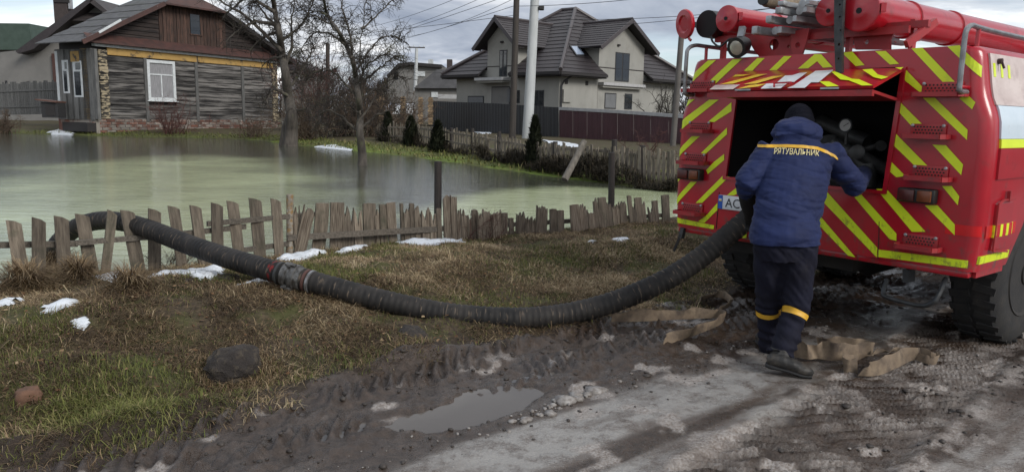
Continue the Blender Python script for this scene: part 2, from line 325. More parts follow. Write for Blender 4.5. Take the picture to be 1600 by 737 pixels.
# ------------------------------------------------------------------ terrain: a runs along the road, s across it (bank side positive)
RF = np.array([.78, .6258]); RN = np.array([-.6258, .78]); RO = np.array([-.42, 5.0])
def XY(a, s): return RO[0]+a*RF[0]+s*RN[0], RO[1]+a*RF[1]+s*RN[1]
def AS(x, y): return (x-RO[0])*RF[0]+(y-RO[1])*RF[1], (x-RO[0])*RN[0]+(y-RO[1])*RN[1]
WATER = .08
near = [XY(a, 3.38) for a in (-60, -20, -6, -2, 2, 5, 8.5)]
POND = near + [(5.6, 15.0), (3.33, 16.2), (2.81, 16.84), (1.53, 18.58), (-1.0, 22.8), (-3.4, 26.8), (-6.2, 30.5), (-8.7, 33.6), (-10.2, 34.6), (-12, 38), (-14.5, 40.6),
               (-17.4, 41.2), (-20.4, 40.4), (-24.8, 42.2), (-40, 38.5), (-75, 30)]
def pdist(x, y, poly):
    x = np.asarray(x, float); y = np.asarray(y, float); d = np.full(x.shape, 1e9); ins = np.zeros(x.shape, bool); n = len(poly)
    for i in range(n):
        x0, y0 = poly[i]; x1, y1 = poly[(i+1) % n]; dx, dy = x1-x0, y1-y0
        t = np.clip(((x-x0)*dx+(y-y0)*dy)/(dx*dx+dy*dy+1e-12), 0, 1)
        d = np.minimum(d, np.hypot(x-x0-t*dx, y-y0-t*dy))
        c = ((y0 > y) != (y1 > y)) & (x < (x1-x0)*(y-y0)/((y1-y0) if abs(y1-y0) > 1e-12 else 1e-12)+x0); ins ^= c
    return np.where(ins, -d, d)          # negative inside
MOUNDS = []
for px, py, r, h in [(85, 432, .30, .13), (120, 450, .22, .12), (35, 465, .24, .12), (270, 392, .2, .02), (200, 482, .25, .07), (640, 520, .28, .09), (560, 360, .4, .06), (960, 392, .6, .10), (1060, 380, .5, .10), (170, 585, .40, .07), (60, 570, .35, .06), (480, 500, .5, .05), (340, 575, .3, -.03)]:
    q = G(px, py, .15); MOUNDS.append((q.x, q.y, r, h))
PUD = (-.44, -.87, .54, .175)      # a, s, half length, half width of the puddle
PUD2 = (1.40, -2.70, .24, .10)
def gz(x, y):
    x = np.asarray(x, float); y = np.asarray(y, float); a, s = AS(x, y)
    wob = (fbm(a, s, .9, 3, 5)-.5)*.35; ss = s + wob*np.clip((s+.4)/.8, 0, 1)*np.where(s > 2.2, .25, 1)
    amp = .62 + .38*(1-sstep(.8, 2.6, a))
    z = (.13*sstep(.02, .6, ss) + .13*sstep(.7, 1.4, ss))*amp - (.26*amp-.145)*sstep(2.1, 3.0, ss) - .075*sstep(3.1, 3.55, ss)
    bank = sstep(.0, .5, ss)*(1-sstep(3.2, 3.8, ss))
    z = z + bank*((fbm(x, y, 2.2, 4, 9)-.5)*.13 + (fbm(x, y, 9, 3, 31)-.5)*.035)
    for mx, my, r, h in MOUNDS: z = z + h*np.exp(-((x-mx)**2+(y-my)**2)/(r*r*.6))
    # road: soft undulation, mud relief, ruts and tread prints
    rd = 1-sstep(-.15, .3, ss)
    mud = sstep(-1.35, -.9, s)*rd
    z = z + rd*(fbm(a, s*1.6, .8, 3, 3)-.5)*.05 + rd*(fbm(a*.8, s*1.3, 5, 4, 77)-.5)*(.014+.05*mud) + rd*(fbm(x, y, 17, 4, 41)-.5)*(.006+.040*mud) + rd*mud*.03*(np.abs(fbm(x*1.2, y, 6, 3, 43)-.5)-.12)
    sc = -2.08-.13*(2.6-a); t1 = sstep(.40, .30, np.abs(s-sc))*rd
    ph = (a*1.0 + (s-sc)*1.15 + (fbm(x, y, 2.1, 3, 13)-.5)*.26 + (fbm(x*.7-y*.7, x*.7+y*.7, 7, 3, 14)-.5)*.10)/.118
    lug = sstep(.08, .92, np.abs((ph % 1)-.5)*2)*(.15+1.2*fbm(x*.8+y*.6, y*.8-x*.6, 3.1, 4, 8))
    z = z + t1*(-.040 + .062*lug + (fbm(x, y, 11, 3, 15)-.5)*.022)
    z = z + rd*.034*np.exp(-((np.abs(s-sc)-.40)/.07)**2)*(fbm(a, s, 5, 4, 37)-.22)*1.3
    for c0, wd_, dep in ((-.30, .17, .03), (-.62, .13, .022)):
        t2 = sstep(wd_+.05, wd_-.03, np.abs(s-c0-.05*np.sin(a*1.3)))*rd
        ph2 = (a - (s-c0)*.7 + (fbm(a, s, 4, 2, 63)-.5)*.12)/.10
        z = z + t2*(-dep*.8 + .040*sstep(.2, .85, np.abs((ph2 % 1)-.5)*2)*sstep(.38, .62, fbm(a, s*1.5, 2.6, 3, 18)))
    z = z + rd*.05*np.exp(-((s+.06+.05*np.sin(a*2.1))/.08)**2)*(.3+fbm(a, s, 7, 3, 55))
    for pa, ps, la, ls in (PUD,):
        e = ((a-pa)/la)**2+((s-ps-.06*np.sin(a*3))/ls)**2 + (fbm(a, s, 4, 3, 91)-.5)*1.3
        z = np.where(e < 1.6, z*(1-.9*sstep(1.6, .8, e)) - .055*sstep(1.6, .4, e), z)
    # pond basin and the land round it
    dp = pdist(x, y, POND)
    far = np.where(dp < 0, WATER+.02-np.minimum(.6, -dp*.25), WATER+.02+np.minimum(.3, dp*.06)+ (fbm(x, y, .7, 3, 4)-.5)*.10*np.clip(dp, 0, 1))
    w = sstep(3.2, 3.6, s)
    return z*(1-w)+far*w
def axis_grid(lo, hi, step, glo, ghi, growth):
    v = list(np.arange(lo, hi+step*.5, step)); c = step; p = v[-1]
    while p < ghi: c = min(c*growth, 40); p += c; v.append(p)
    c = step; p = v[0]; pre = []
    while p > glo: c = min(c*growth, 40); p -= c; pre.append(p)
    return np.array(pre[::-1]+v)
ga = axis_grid(-3.3, 4.4, .019, -450, 700, 1.07); gs = axis_grid(-3.3, 3.7, .019, -420, 700, 1.05)
A, S = np.meshgrid(ga, gs); GX, GY = XY(A, S); GZ = gz(GX, GY)
def ground_materials():
    m, nt, b = nodes_of('bank_soil')
    n1 = noise_n(nt, 3.0, 7, rnd=False); n2 = noise_n(nt, 26, 6, rnd=False)
    c = mixc(nt, fac_n(nt, n2, .35, .7), (.036, .028, .020), (.120, .088, .052)); c = mixc(nt, fac_n(nt, n1, .46, .60), c, (.070, .070, .026))
    g = attr_n(nt, 'moss'); gm = mixc(nt, fac_n(nt, noise_n(nt, 4, 5, rnd=False), .35, .65), (.17, .24, .035), (.075, .10, .025)); c = mixc(nt, g, c, gm)
    c = mixc(nt, attr_n(nt, 'mud'), c, mixc(nt, fac_n(nt, n2, .3, .7), (.028, .021, .017), (.056, .043, .034)))
    nt.links.new(c, b.inputs['Base Color']); b.inputs['Roughness'].default_value = .92; b.inputs['Specular IOR Level'].default_value = .25
    bump_n(nt, b, noise_n(nt, 60, 6, rnd=False), .7, .02)
    M['soil'] = m
    m, nt, b = nodes_of('muddy_icy_road')
    n2 = noise_n(nt, 18, 7, rnd=False); n3 = noise_n(nt, 70, 5, rnd=False); n4 = noise_n(nt, 5, 6, (1, 1, 1), rnd=False, rough=.7)
    mudc = mixc(nt, fac_n(nt, n2, .3, .7), (.024, .0165, .012), (.066, .046, .034))
    icec = mixc(nt, fac_n(nt, attr_n(nt, 'streak'), .40, .66), (.275, .262, .245), (.105, .082, .067)); icec = mixc(nt, fac_n(nt, noise_n(nt, 7, 8, (1, 1, 1), rnd=False, rough=.8), .47, .66), icec, (.085, .063, .05)); icec = mixc(nt, fac_n(nt, n3, .62, .72), icec, (.36, .35, .34))
    c = mixc(nt, attr_n(nt, 'ice'), mudc, icec)
    slu = mixc(nt, fac_n(nt, n3, .35, .65), (.17, .135, .11), (.42, .39, .365)); c = mixc(nt, attr_n(nt, 'slush'), c, slu)
    brown = fac_n(nt, noise_n(nt, 9, 7, rnd=False, rough=.75), .60, .70); bm_ = nt.nodes.new('ShaderNodeMath'); bm_.operation = 'MULTIPLY'; bm_.inputs[1].default_value = .7
    nt.links.new(brown, bm_.inputs[0]); c = mixc(nt, bm_.outputs[0], c, (.075, .050, .036))
    nt.links.new(c, b.inputs['Base Color'])
    wet = fac_n(nt, noise_n(nt, 3.5, 6, rnd=False), .40, .62); r = nt.nodes.new('ShaderNodeMapRange'); r.inputs['To Min'].default_value = .48; r.inputs['To Max'].default_value = .14
    nt.links.new(wet, r.inputs['Value']); nt.links.new(r.outputs[0], b.inputs['Roughness']); b.inputs['Specular IOR Level'].default_value = .45
    nb = nt.nodes.new('ShaderNodeMath'); nb.operation = 'ADD'; nt.links.new(n3, nb.inputs[0]); nt.links.new(n2, nb.inputs[1]); bump_n(nt, b, nb.outputs[0], .6, .014)
    M['road'] = m
    def waterm(name, deep, film, fa, rough, bump, sc=(1, 1, 1)):
        m, nt, b = nodes_of(name)
        if fa:
            f = attr_n(nt, 'film'); c = mixc(nt, f, deep, mixc(nt, fac_n(nt, noise_n(nt, .8, 7, (1, 1, 1), rnd=False), .35, .65), film, tuple(k*.78 for k in film)))
            nt.links.new(c, b.inputs['Base Color'])
            mr = nt.nodes.new('ShaderNodeMapRange'); mr.inputs['To Min'].default_value = .04; mr.inputs['To Max'].default_value = .09; nt.links.new(f, mr.inputs['Value']); nt.links.new(mr.outputs[0], b.inputs['Roughness'])
        else: b.inputs['Base Color'].default_value = (*deep, 1); b.inputs['Roughness'].default_value = rough
        b.inputs['IOR'].default_value = 1.33
        if bump:
            n = noise_n(nt, 2.6, 5, sc, rnd=False, dist=.5, rough=.62); bump_n(nt, b, n, bump, .03)
        return m
    M['pond'] = waterm('flood_water', (.060, .064, .048), (.50, .555, .33), True, .05, .30, (.55, 2.6, 1))
    M['puddle'] = waterm('puddle_water', (.105, .092, .080), None, False, .03, .02)
    M['puddle_b'] = waterm('brown_puddle_water', (.085, .058, .042), None, False, .06, .02)
ground_materials()
def build_ground():
    nr, nc = A.shape; idx = np.arange(nr*nc).reshape(nr, nc)
    quads = np.stack([idx[:-1, :-1], idx[:-1, 1:], idx[1:, 1:], idx[1:, :-1]], -1).reshape(-1, 4)
    ca = (A[:-1, :-1]+A[1:, 1:])/2; cs = (S[:-1, :-1]+S[1:, 1:])/2
    edge = -.06 - .20*sstep(-.5, -2.2, ca) + (fbm(ca, cs, 1.1, 3, 21)-.5)*.35 + (fbm(ca, cs, 6, 3, 22)-.5)*.16
    isroad = ((cs < edge) & (cs > -7.5)).ravel()
    x, y = GX.ravel(), GY.ravel(); a, s = A.ravel(), S.ravel(); V = np.stack([x, y, GZ.ravel()], -1)
    dp = pdist(x, y, POND)
    moss = sstep(3.0, .2, dp)*(dp > -1.2)*(s > 3.5)*(.35+.65*sstep(.35, .6, fbm(x, y, .8, 3, 2)))
    moss = np.where((x > -12) & (x < 3), moss, moss*.45)
    mudb = sstep(.45, .0, s+.24*sstep(-.5, -2.2, a)+(fbm(a, s, 2, 3, 20)-.5)*.5)
    # ice and slush lie on the road in bands along it
    sc = -2.08-.13*(2.6-a); n = fbm(a*.42, s*2.0, 2.2, 5, 61)
    band = sstep(-1.0, -1.38, s+(fbm(a, s, 1.4, 3, 23)-.5)*.5)*sstep(.25, .42, np.abs(s-sc)+(n-.5)*.15)
    ice = band*sstep(.34, .52, n+.05)*(1-.85*sstep(2.15, 2.7, a-(s+1.1)*.25))
    t1 = sstep(.42, .30, np.abs(s-sc)); hi = fbm(x*.9+y*.4, y*.9-x*.4, 7, 5, 29)
    zz = GZ.ravel(); rel = zz-(fbm(a, s*1.6, .8, 3, 3)-.5)*.05
    slush = t1*sstep(-.022, .010, rel)*sstep(.40, .66, hi)*.62*(1-.6*sstep(2.5, 3.2, a))
    ridge = np.exp(-((np.abs(s-sc)-.42)/.10)**2)*sstep(.50, .66, hi)*.8
    flecks = sstep(.66, .74, fbm(a*.7, s*1.2, 5, 4, 47))*sstep(-.1, -.4, s)*.8
    slush = np.clip(np.maximum(np.maximum(slush, ridge), flecks), 0, 1)*(s < 0)
    for name, sel, mt, at in (('ground', ~isroad, M['soil'], {'moss': moss, 'mud': mudb}), ('road', isroad, M['road'], {'ice': ice, 'slush': slush, 'streak': fbm(a*.55+3, s*2.6, 2.6, 6, 68)})):
        q = quads[sel]; used = np.unique(q); re = np.zeros(len(V), int); re[used] = np.arange(len(used))
        me = raw_mesh(name, V[used], quad=re[q], attrs={k: v[used] for k, v in at.items()})
        me.polygons.foreach_set('use_smooth', [True]*len(me.polygons))
        tag(link(name, me, None, [mt]), kind='structure')
build_ground()
def flat_water(name, xs, ys, z, keep, mt, film=None):
    X_, Y_ = np.meshgrid(xs, ys); nr, nc = X_.shape; idx = np.arange(nr*nc).reshape(nr, nc)
    quads = np.stack([idx[:-1, :-1], idx[:-1, 1:], idx[1:, 1:], idx[1:, :-1]], -1).reshape(-1, 4)
    k = keep(X_, Y_); kk = (k[:-1, :-1] & k[1:, 1:] & k[:-1, 1:] & k[1:, :-1]).ravel(); q = quads[kk]
    used = np.unique(q); re = np.zeros(nr*nc, int); re[used] = np.arange(len(used))
    V = np.stack([X_.ravel(), Y_.ravel(), np.full(nr*nc, z)], -1)[used]
    me = raw_mesh(name, V, quad=re[q], attrs={'film': film(V[:, 0], V[:, 1])} if film else None)
    return tag(link(name, me, None, [mt]), kind='structure')
FILM1 = [G(*p, WATER)[:2] for p in [(-250, 330), (0, 285), (60, 262), (200, 254), (330, 244), (420, 246), (462, 262), (475, 290), (452, 335), (440, 420), (0, 450), (-250, 450)]]
FILM2 = [G(*p, WATER)[:2] for p in [(725, 306), (800, 297), (900, 292), (1050, 297), (1200, 320), (1150, 350), (850, 380), (700, 385), (690, 335)]]
def film(x, y):
    n = (fbm(x, y, .35, 5, 71)-.5); d1 = pdist(x, y, FILM1)/2.2+n*1.6; d2 = pdist(x, y, FILM2)/1.0+n*1.6
    f = np.maximum(sstep(.9, -.7, d1)*(.78+.22*sstep(.35, .6, fbm(x, y*1.6, .22, 4, 33))), sstep(.55, -.5, d2)*.95)
    return np.clip(f, 0, 1)
flat_water('pond', np.concatenate([np.arange(-75, -12, .8), np.arange(-12, 10, .2)]), np.concatenate([np.arange(-40, 4, 1.5), np.arange(4, 20, .2), np.arange(20, 46, .5)]), WATER, lambda x, y: (pdist(x, y, POND) < .75) & (AS(x, y)[1] > 2.95), M['pond'], film)
for nm, (pa, ps, la, ls), mt, z in (('puddle', PUD, M['puddle'], -.026),):
    cx, cy = XY(pa, ps); r = la*1.5
    def keep(x, y, pa=pa, ps=ps, la=la, ls=ls):
        a, s = AS(x, y); return ((a-pa)/la)**2+((s-ps-.06*np.sin(a*3))/ls)**2 < 3.0
    flat_water(nm, np.arange(cx-r, cx+r, .03), np.arange(cy-r, cy+r, .03), z, keep, mt)
SNOW = []
def snow_at(*a, **k): SNOW.append((a, k))
snow_at([(238, 430), (262, 420), (300, 416), (345, 412), (362, 414), (345, 428), (345, 441), (318, 447), (290, 442), (240, 445)], .085, 'largest ragged patch of old snow below the hose on the left of the bank', seed=2)
snow_at([(425, 405), (455, 396), (500, 391), (515, 395), (480, 405), (445, 412)], .06, 'strip of snow behind the hose coupling at the foot of the fence', zz=.16, seed=5)
snow_at([(525, 392), (548, 383), (572, 380), (577, 385), (555, 391), (535, 395)], .035, 'small white snow patch before the two flat grey pickets', zz=.16, seed=8)
snow_at([(606, 377), (660, 374), (720, 374), (724, 379), (680, 382), (630, 382)], .035, 'thin long snow strip at the foot of the fence by the dark tall post', zz=.15, seed=11)
snow_at([(152, 428), (180, 421), (214, 424), (218, 433), (180, 438), (152, 436)], .07, 'flat snow patch beneath the crossed leaning pickets', seed=14)
snow_at([(66, 490), (92, 478), (124, 477), (125, 488), (100, 494), (78, 498)], .035, 'lone snow patch in dry grass on the left of the bank', zz=.22, seed=17)
snow_at([(-12, 482), (12, 478), (34, 478), (24, 485), (-12, 492)], .03, 'snow scrap at the left edge beside the dark grass clump', zz=.22, seed=19)
snow_at([(118, 508), (130, 505), (144, 507), (132, 514)], .02, 'tiny snow scrap below the lone snow patch', zz=.22, seed=23)
snow_at([(916, 379), (926, 375), (936, 377), (926, 384)], .025, 'small snow spot on the brown mound left of the fire engine', zz=.2, seed=29)
snow_at([(956, 381), (970, 376), (984, 380), (970, 386)], .025, 'double snow spot on the brown mound nearest the fire engine', zz=.2, seed=31)
snow_at([(380, 437), (402, 431), (420, 431), (408, 439), (390, 442)], .03, 'narrow snow scrap just under the hose before the coupling', zz=.28, seed=37)
snow_at([(735, 207), (748, 204), (770, 207), (768, 213), (745, 213)], .06, 'snow heap behind the old grey fence before the dark metal fence', step=.12, zz=.25, seed=41)
snow_at([(485, 229), (520, 228), (552, 234), (548, 240), (510, 239)], .012, 'snow and ice shelf on the water by the far green bank', step=.12, zz=.09, seed=43)
snow_at([(72, 208), (95, 206), (120, 209), (100, 212)], .06, 'far snow patch on the lawn left of the log house', step=.15, zz=.12, seed=44)
snow_at([(845, 222), (880, 225), (910, 232), (905, 236), (860, 230)], .05, 'snow strip on the path along the foot of the maroon fence', step=.12, zz=.3, seed=46)
SNOWP = [[tuple(G(px, py, kw.get('zz', .2))[:2]) for px, py in a[0]] for a, kw in SNOW[:11]]
def nosnow(x, y):
    k = np.ones(x.shape)
    for P in SNOWP:
        m = (np.abs(x-P[0][0]) < 1.5) & (np.abs(y-P[0][1]) < 1.5); k[m] = np.minimum(k[m], np.maximum(.03, sstep(-.01, .06, pdist(x[m], y[m], P))))
    return k
# ------------------------------------------------------------------ grass (nobody could count it)
def grass_mat(name, stops):
    m, nt, b = nodes_of(name); c = ramp_n(nt, attr_n(nt, 'tint'), stops); nt.links.new(c, b.inputs['Base Color']); b.inputs['Roughness'].default_value = .8; b.inputs['Specular IOR Level'].default_value = .2
    return m
M['gr_green'] = grass_mat('green_grass', [(0, (.046, .056, .018)), (.4, (.095, .112, .030)), (.7, (.150, .155, .045)), (1, (.26, .22, .10))])
M['gr_dry'] = grass_mat('dry_grass', [(0, (.058, .040, .024)), (.35, (.175, .120, .068)), (.65, (.305, .225, .128)), (1, (.50, .41, .26))])
M['gr_leaf'] = grass_mat('dead_leaves', [(0, (.030, .018, .012)), (.4, (.085, .045, .024)), (.75, (.16, .085, .04)), (1, (.30, .22, .13))])
def blades(name, x, y, h, w, lean, tint, mt, az=None, base=None):
    n = len(x); z = gz(x, y)-.006 if base is None else base; az = rng.uniform(0, 2*np.pi, n) if az is None else az
    d = np.stack([np.cos(az), np.sin(az), np.zeros(n)], -1); sd_ = np.stack([-np.sin(az), np.cos(az), np.zeros(n)], -1); tw = rng.uniform(-.6, .6, n)
    sd_ = sd_*np.cos(tw)[:, None]+d*np.sin(tw)[:, None]
    up = np.array([0, 0, 1.]); p = np.stack([x, y, z], -1); h = h[:, None]; lean = lean[:, None]; w = w[:, None]
    mid = p+up*h*np.clip(.62-.28*lean, .12, 1)+d*h*lean*.42; tip = p+up*h*np.clip(1-.72*lean, .06, 1)+d*h*lean*1.0
    V = np.stack([p-sd_*w/2, p+sd_*w/2, mid-sd_*w*.38, mid+sd_*w*.38, tip], 1).reshape(-1, 3); b0 = np.arange(n)*5
    quad = np.stack([b0, b0+1, b0+3, b0+2], -1); tri = np.stack([b0+2, b0+3, b0+4], -1)
    me = raw_mesh(name, V, tri=tri, quad=quad, attrs={'tint': np.repeat(tint, 5)})
    return tag(link(name, me, None, [mt]), kind='stuff')
def scatter(n, a0, a1, s0, s1, dens):
    a = rng.uniform(a0, a1, n); s = rng.uniform(s0, s1, n); k = rng.uniform(0, 1, n) < dens(a, s)*nosnow(*XY(a, s)); a, s = a[k], s[k]; x, y = XY(a, s); return a, s, x, y
def green_f(a, s):
    f = fbm(a, s, 1.25, 4, 101); g = .8*sstep(.56, .70, f)
    for px, py, r, k in [(160, 590, .55, 1.0), (320, 600, .5, .7), (30, 610, .4, .8), (540, 545, .45, .9), (650, 555, .4, .7), (690, 400, .4, 1.), (870, 395, .7, .9), (840, 420, .8, .7), (980, 400, .5, .8), (760, 470, .6, .6), (1090, 440, .5, .5), (210, 640, .5, .7), (480, 560, .5, .7), (350, 640, .4, .6)]:
        q = G(px, py, .15); aa, s_ = AS(q.x, q.y); g = np.maximum(g, k*np.exp(-((a-aa)**2*.5+(s-s_)**2*1.6)/(r*r*.5)))
    return g
SHOE = lambda a, s: sstep(-.10, .42, s+.10+.20*sstep(-.5, -2.2, a)+(fbm(a, s, 2.4, 3, 66)-.5)*.75)*(1-sstep(3.15, 3.4, s))
a, s, x, y = scatter(560000, -3.4, 6.5, -.45, 3.45, lambda a, s: SHOE(a, s)*(.04+1.0*sstep(.30, .60, fbm(a, s, 2.2, 4, 12)))*(1-.35*green_f(a, s))*np.clip(1.15-.10*(a+s), .35, 1))
n = len(x); cl = fbm(a, s, 3.2, 3, 14)
blades('dry_grass', x, y, rng.gamma(4, .0125, n)*(.45+1.1*cl)+.015, rng.uniform(.0025, .0055, n), rng.uniform(.7, 1.6, n), np.clip(cl*.9-.10+rng.normal(0, .27, n)+.9*(fbm(a, s, .9, 3, 57)-.5), 0, 1), M['gr_dry'], az=rng.normal(0, 1.7, n)+6*fbm(a, s, .9, 2, 44))
a, s, x, y = scatter(330000, -3.4, 6.5, -.45, 3.3, lambda a, s: SHOE(a, s)*(.06+.72*green_f(a, s))*np.clip(1.1-.09*(a+s), .35, 1))
n = len(x); gfv = green_f(a, s)
blades('grass', x, y, rng.gamma(5, .0095, n)*(.55+.65*gfv)+.012, rng.uniform(.0025, .005, n), rng.uniform(.2, 1.1, n), np.clip(rng.normal(.42, .24, n)+.3*(fbm(a, s, 2, 3, 87)-.5), 0, 1), M['gr_green'])
# dead leaves and bits of stalk lying in it
a, s, x, y = scatter(9000, -3.4, 6, -.3, 3.2, lambda a, s: sstep(-.2, .3, s)*.5); n = len(x)
blades('fallen_leaves', x, y, rng.uniform(.012, .03, n), rng.uniform(.012, .028, n), rng.uniform(1.0, 1.7, n), np.clip(rng.normal(.5, .3, n), 0, 1), M['gr_leaf'], base=gz(x, y)+rng.uniform(.004, .03, n))
a, s, x, y = scatter(60000, -3.4, 6, -.1, 3.2, lambda a, s: SHOE(a, s)*sstep(.52, .62, fbm(a, s, 3.4, 4, 120))); n = len(x)
blades('moss', x, y, rng.uniform(.008, .022, n), rng.uniform(.004, .008, n), rng.uniform(.2, 1.2, n), np.clip(rng.normal(.55, .2, n), 0, 1), M['gr_green'])
# grass growing up round the sunken boulder
q = G(362, 574, .1); n = 1500; an = rng.uniform(0, 2*np.pi, n); rr = rng.uniform(.14, .25, n); x = q.x+rr*np.cos(an)*1.05; y = q.y+.07+rr*np.sin(an)*.9
blades('dry_grass', x, y, rng.uniform(.03, .10, n), rng.uniform(.0025, .005, n), rng.uniform(.3, 1.3, n), np.clip(rng.normal(.4, .25, n), 0, 1), M['gr_dry'])
# taller tussock on the left of the bank
q = G(165, 600, .2); n = 2600; x = rng.normal(q.x, .17, n); y = rng.normal(q.y, .11, n)
blades('grass_tussock', x, y, rng.uniform(.05, .14, n), rng.uniform(.003, .0055, n), rng.uniform(.4, 1.3, n), np.clip(rng.normal(.66, .2, n), 0, 1), M['gr_green'])
# grass along the far shore and round the houses
def far_grass():
    n = 60000; x = rng.uniform(-27, 6, n); y = rng.uniform(13, 46, n); dp = pdist(x, y, POND)
    k = (dp > 0.0) & (dp < 2.4) & (AS(x, y)[1] > 3.4); x, y = x[k], y[k]; n = len(x)
    blades('shore_grass', x, y, rng.gamma(4, .035, n)+.03, rng.uniform(.015, .04, n), rng.uniform(.3, 1.2, n), np.clip(rng.normal(.62, .2, n)*np.where(x < -11, .75, 1), 0, 1), M['gr_green'])
far_grass()
# ------------------------------------------------------------------ near picket fence along the flooded edge
YB = [(0, 452), (20, 450), (50, 447), (100, 441), (140, 432), (210, 426), (290, 418), (340, 411), (405, 401), (445, 397), (500, 388), (580, 381), (650, 377), (700, 375), (760, 373), (830, 367), (900, 360), (960, 353), (1035, 346), (1060, 344)]
FB = lambda px: float(np.interp(px, [p for p, _ in YB], [q for _, q in YB]))
def fence_pt(px, py, out=0.0):
    g = G(px, FB(px), .14); return D(px, py, g.y)+Vector((RN[0], RN[1], 0))*out
def frame_of(bot, top, xdir):
    z = (top-bot).normalized(); x = Vector(xdir); x = (x-z*x.dot(z)).normalized(); y = z.cross(x)
    return Matrix((( x.x, y.x, z.x, bot.x), (x.y, y.y, z.y, bot.y), (x.z, y.z, z.z, bot.z), (0, 0, 0, 1)))
def place(o, parent, m):
    o.parent = parent; o.matrix_basis = Matrix.Translation(-org(parent)) @ m
def picket_mesh(name, w, h, t, style, seed, mt):
    r = random.Random(seed); mb = MB(); lo = -.16
    if style == 'slant': top = [(-w/2, h), (w/2*.2, h-.018), (w/2, h-.045)]
    elif style == 'flat': top = [(-w/2, h-.006*r.random()), (0, h), (w/2, h-.012*r.random())]
    else:
        k = max(4, int(w/.022)); top = []
        for i in range(k+1):
            u = -w/2+w*i/k; edge = abs(u)/(w/2)
            top.append((u, h*(1-.16*r.random()*(.4+edge))-(.02+.05*r.random() if i % 2 else 0)))
        if r.random() < .6:                              # a split running down the board
            j = r.randint(1, k-1); top[j] = (top[j][0], h*r.uniform(.45, .75))
    jit = [(-w/2*(1+.06*r.uniform(-1, 1)), lo+(h-lo)*f) for f in (.3, .62)]; jit2 = [(w/2*(1+.08*r.uniform(-1, 1)), lo+(h-lo)*f) for f in (.66, .33)]
    poly = [(-w/2, lo)]+jit+top+jit2+[(w/2, lo)]
    mb.prism([(u, -t/2, z) for u, z in poly], (0, t, 0))
    me = mb.mesh(name); bm = bmesh.new(); bm.from_mesh(me); bmesh.ops.recalc_face_normals(bm, faces=list(bm.faces)); bm.to_mesh(me); bm.free()
    me.materials.append(mt); return me
PK = [(12,29,342,25,50,'s'),(50.5,70.5,339,51,70,'s'),(85,106,336,93,112,'s'),(117,138,332,136,153,'s'),(171,181,328,154,172,'s'),(188,208,326,208,225,'s'),(233,250,325,232,250,'s'),(263,278,320,277,292,'s'),(297,312,319,310,325,'s'),(331,347,316,331,347,'s'),(355,370,312,366,381,'s'),(390,406,308,397,413,'s'),(424,437,309,429,442,'s'),
 (456,467,319,460,470,'r'),(478,492,319,457,476,'r'),(495,513,317,487,505,'f'),(519,535,316,514,534,'f'),(538,550,320,535,551,'r'),(554,562,322,552,566,'r'),(568,585,317,568,585,'f'),(585.5,592,323,586,592,'r'),(593,603,319,593,603,'f'),(604,616,316,607,619,'f'),(625,629,317,625,629,'f'),(631,639,322,631,639,'r'),(640,646,317,640,646,'f'),(647,658,319,647,658,'r'),(659,671,321,659,671,'r'),(672,680,329,672,680,'r'),
 (682,688,325,682,688,'f'),(693,703,301,693,703,'r'),(704,712,304,704,712,'r'),(713,719,325,713,719,'r'),(719.5,728,326,720,728,'r'),(731,736.5,330,731,736.5,'r'),(737,745,327,738,745,'f'),(746,765,326,746,765,'r'),(768,781,327,769,781,'r'),(784,792,332,782,790,'f'),(795,801,340,795,801,'f'),(809,824,330,806,820,'r'),(821,827,338,820,827,'r'),(830,835,334,828,833,'r'),(839,855,320,835,850,'r'),(860,868,326,858,867,'f'),(870,880,328,869,879,'f'),(891,903,319,891,903,'f'),(904,910,318,904,910,'r'),(911,917,321,910,916,'r'),(919,927,330,919,927,'r'),(927,934,308,929,936,'r'),(935,945,308,937,947,'f'),(946,952,309,948,954,'r'),(955,966,316,958,968,'r'),(967,977,312,969,977,'r'),(980,985,305,982,987,'f'),(986,991,314,988,993,'r'),(992,1000,308,994,1002,'f'),(1001,1006,312,1003,1007,'r'),(1012,1018,321,1013,1019,'r'),(1019,1026,313,1020,1027,'f'),(1034,1044,304,1034,1044,'f')]
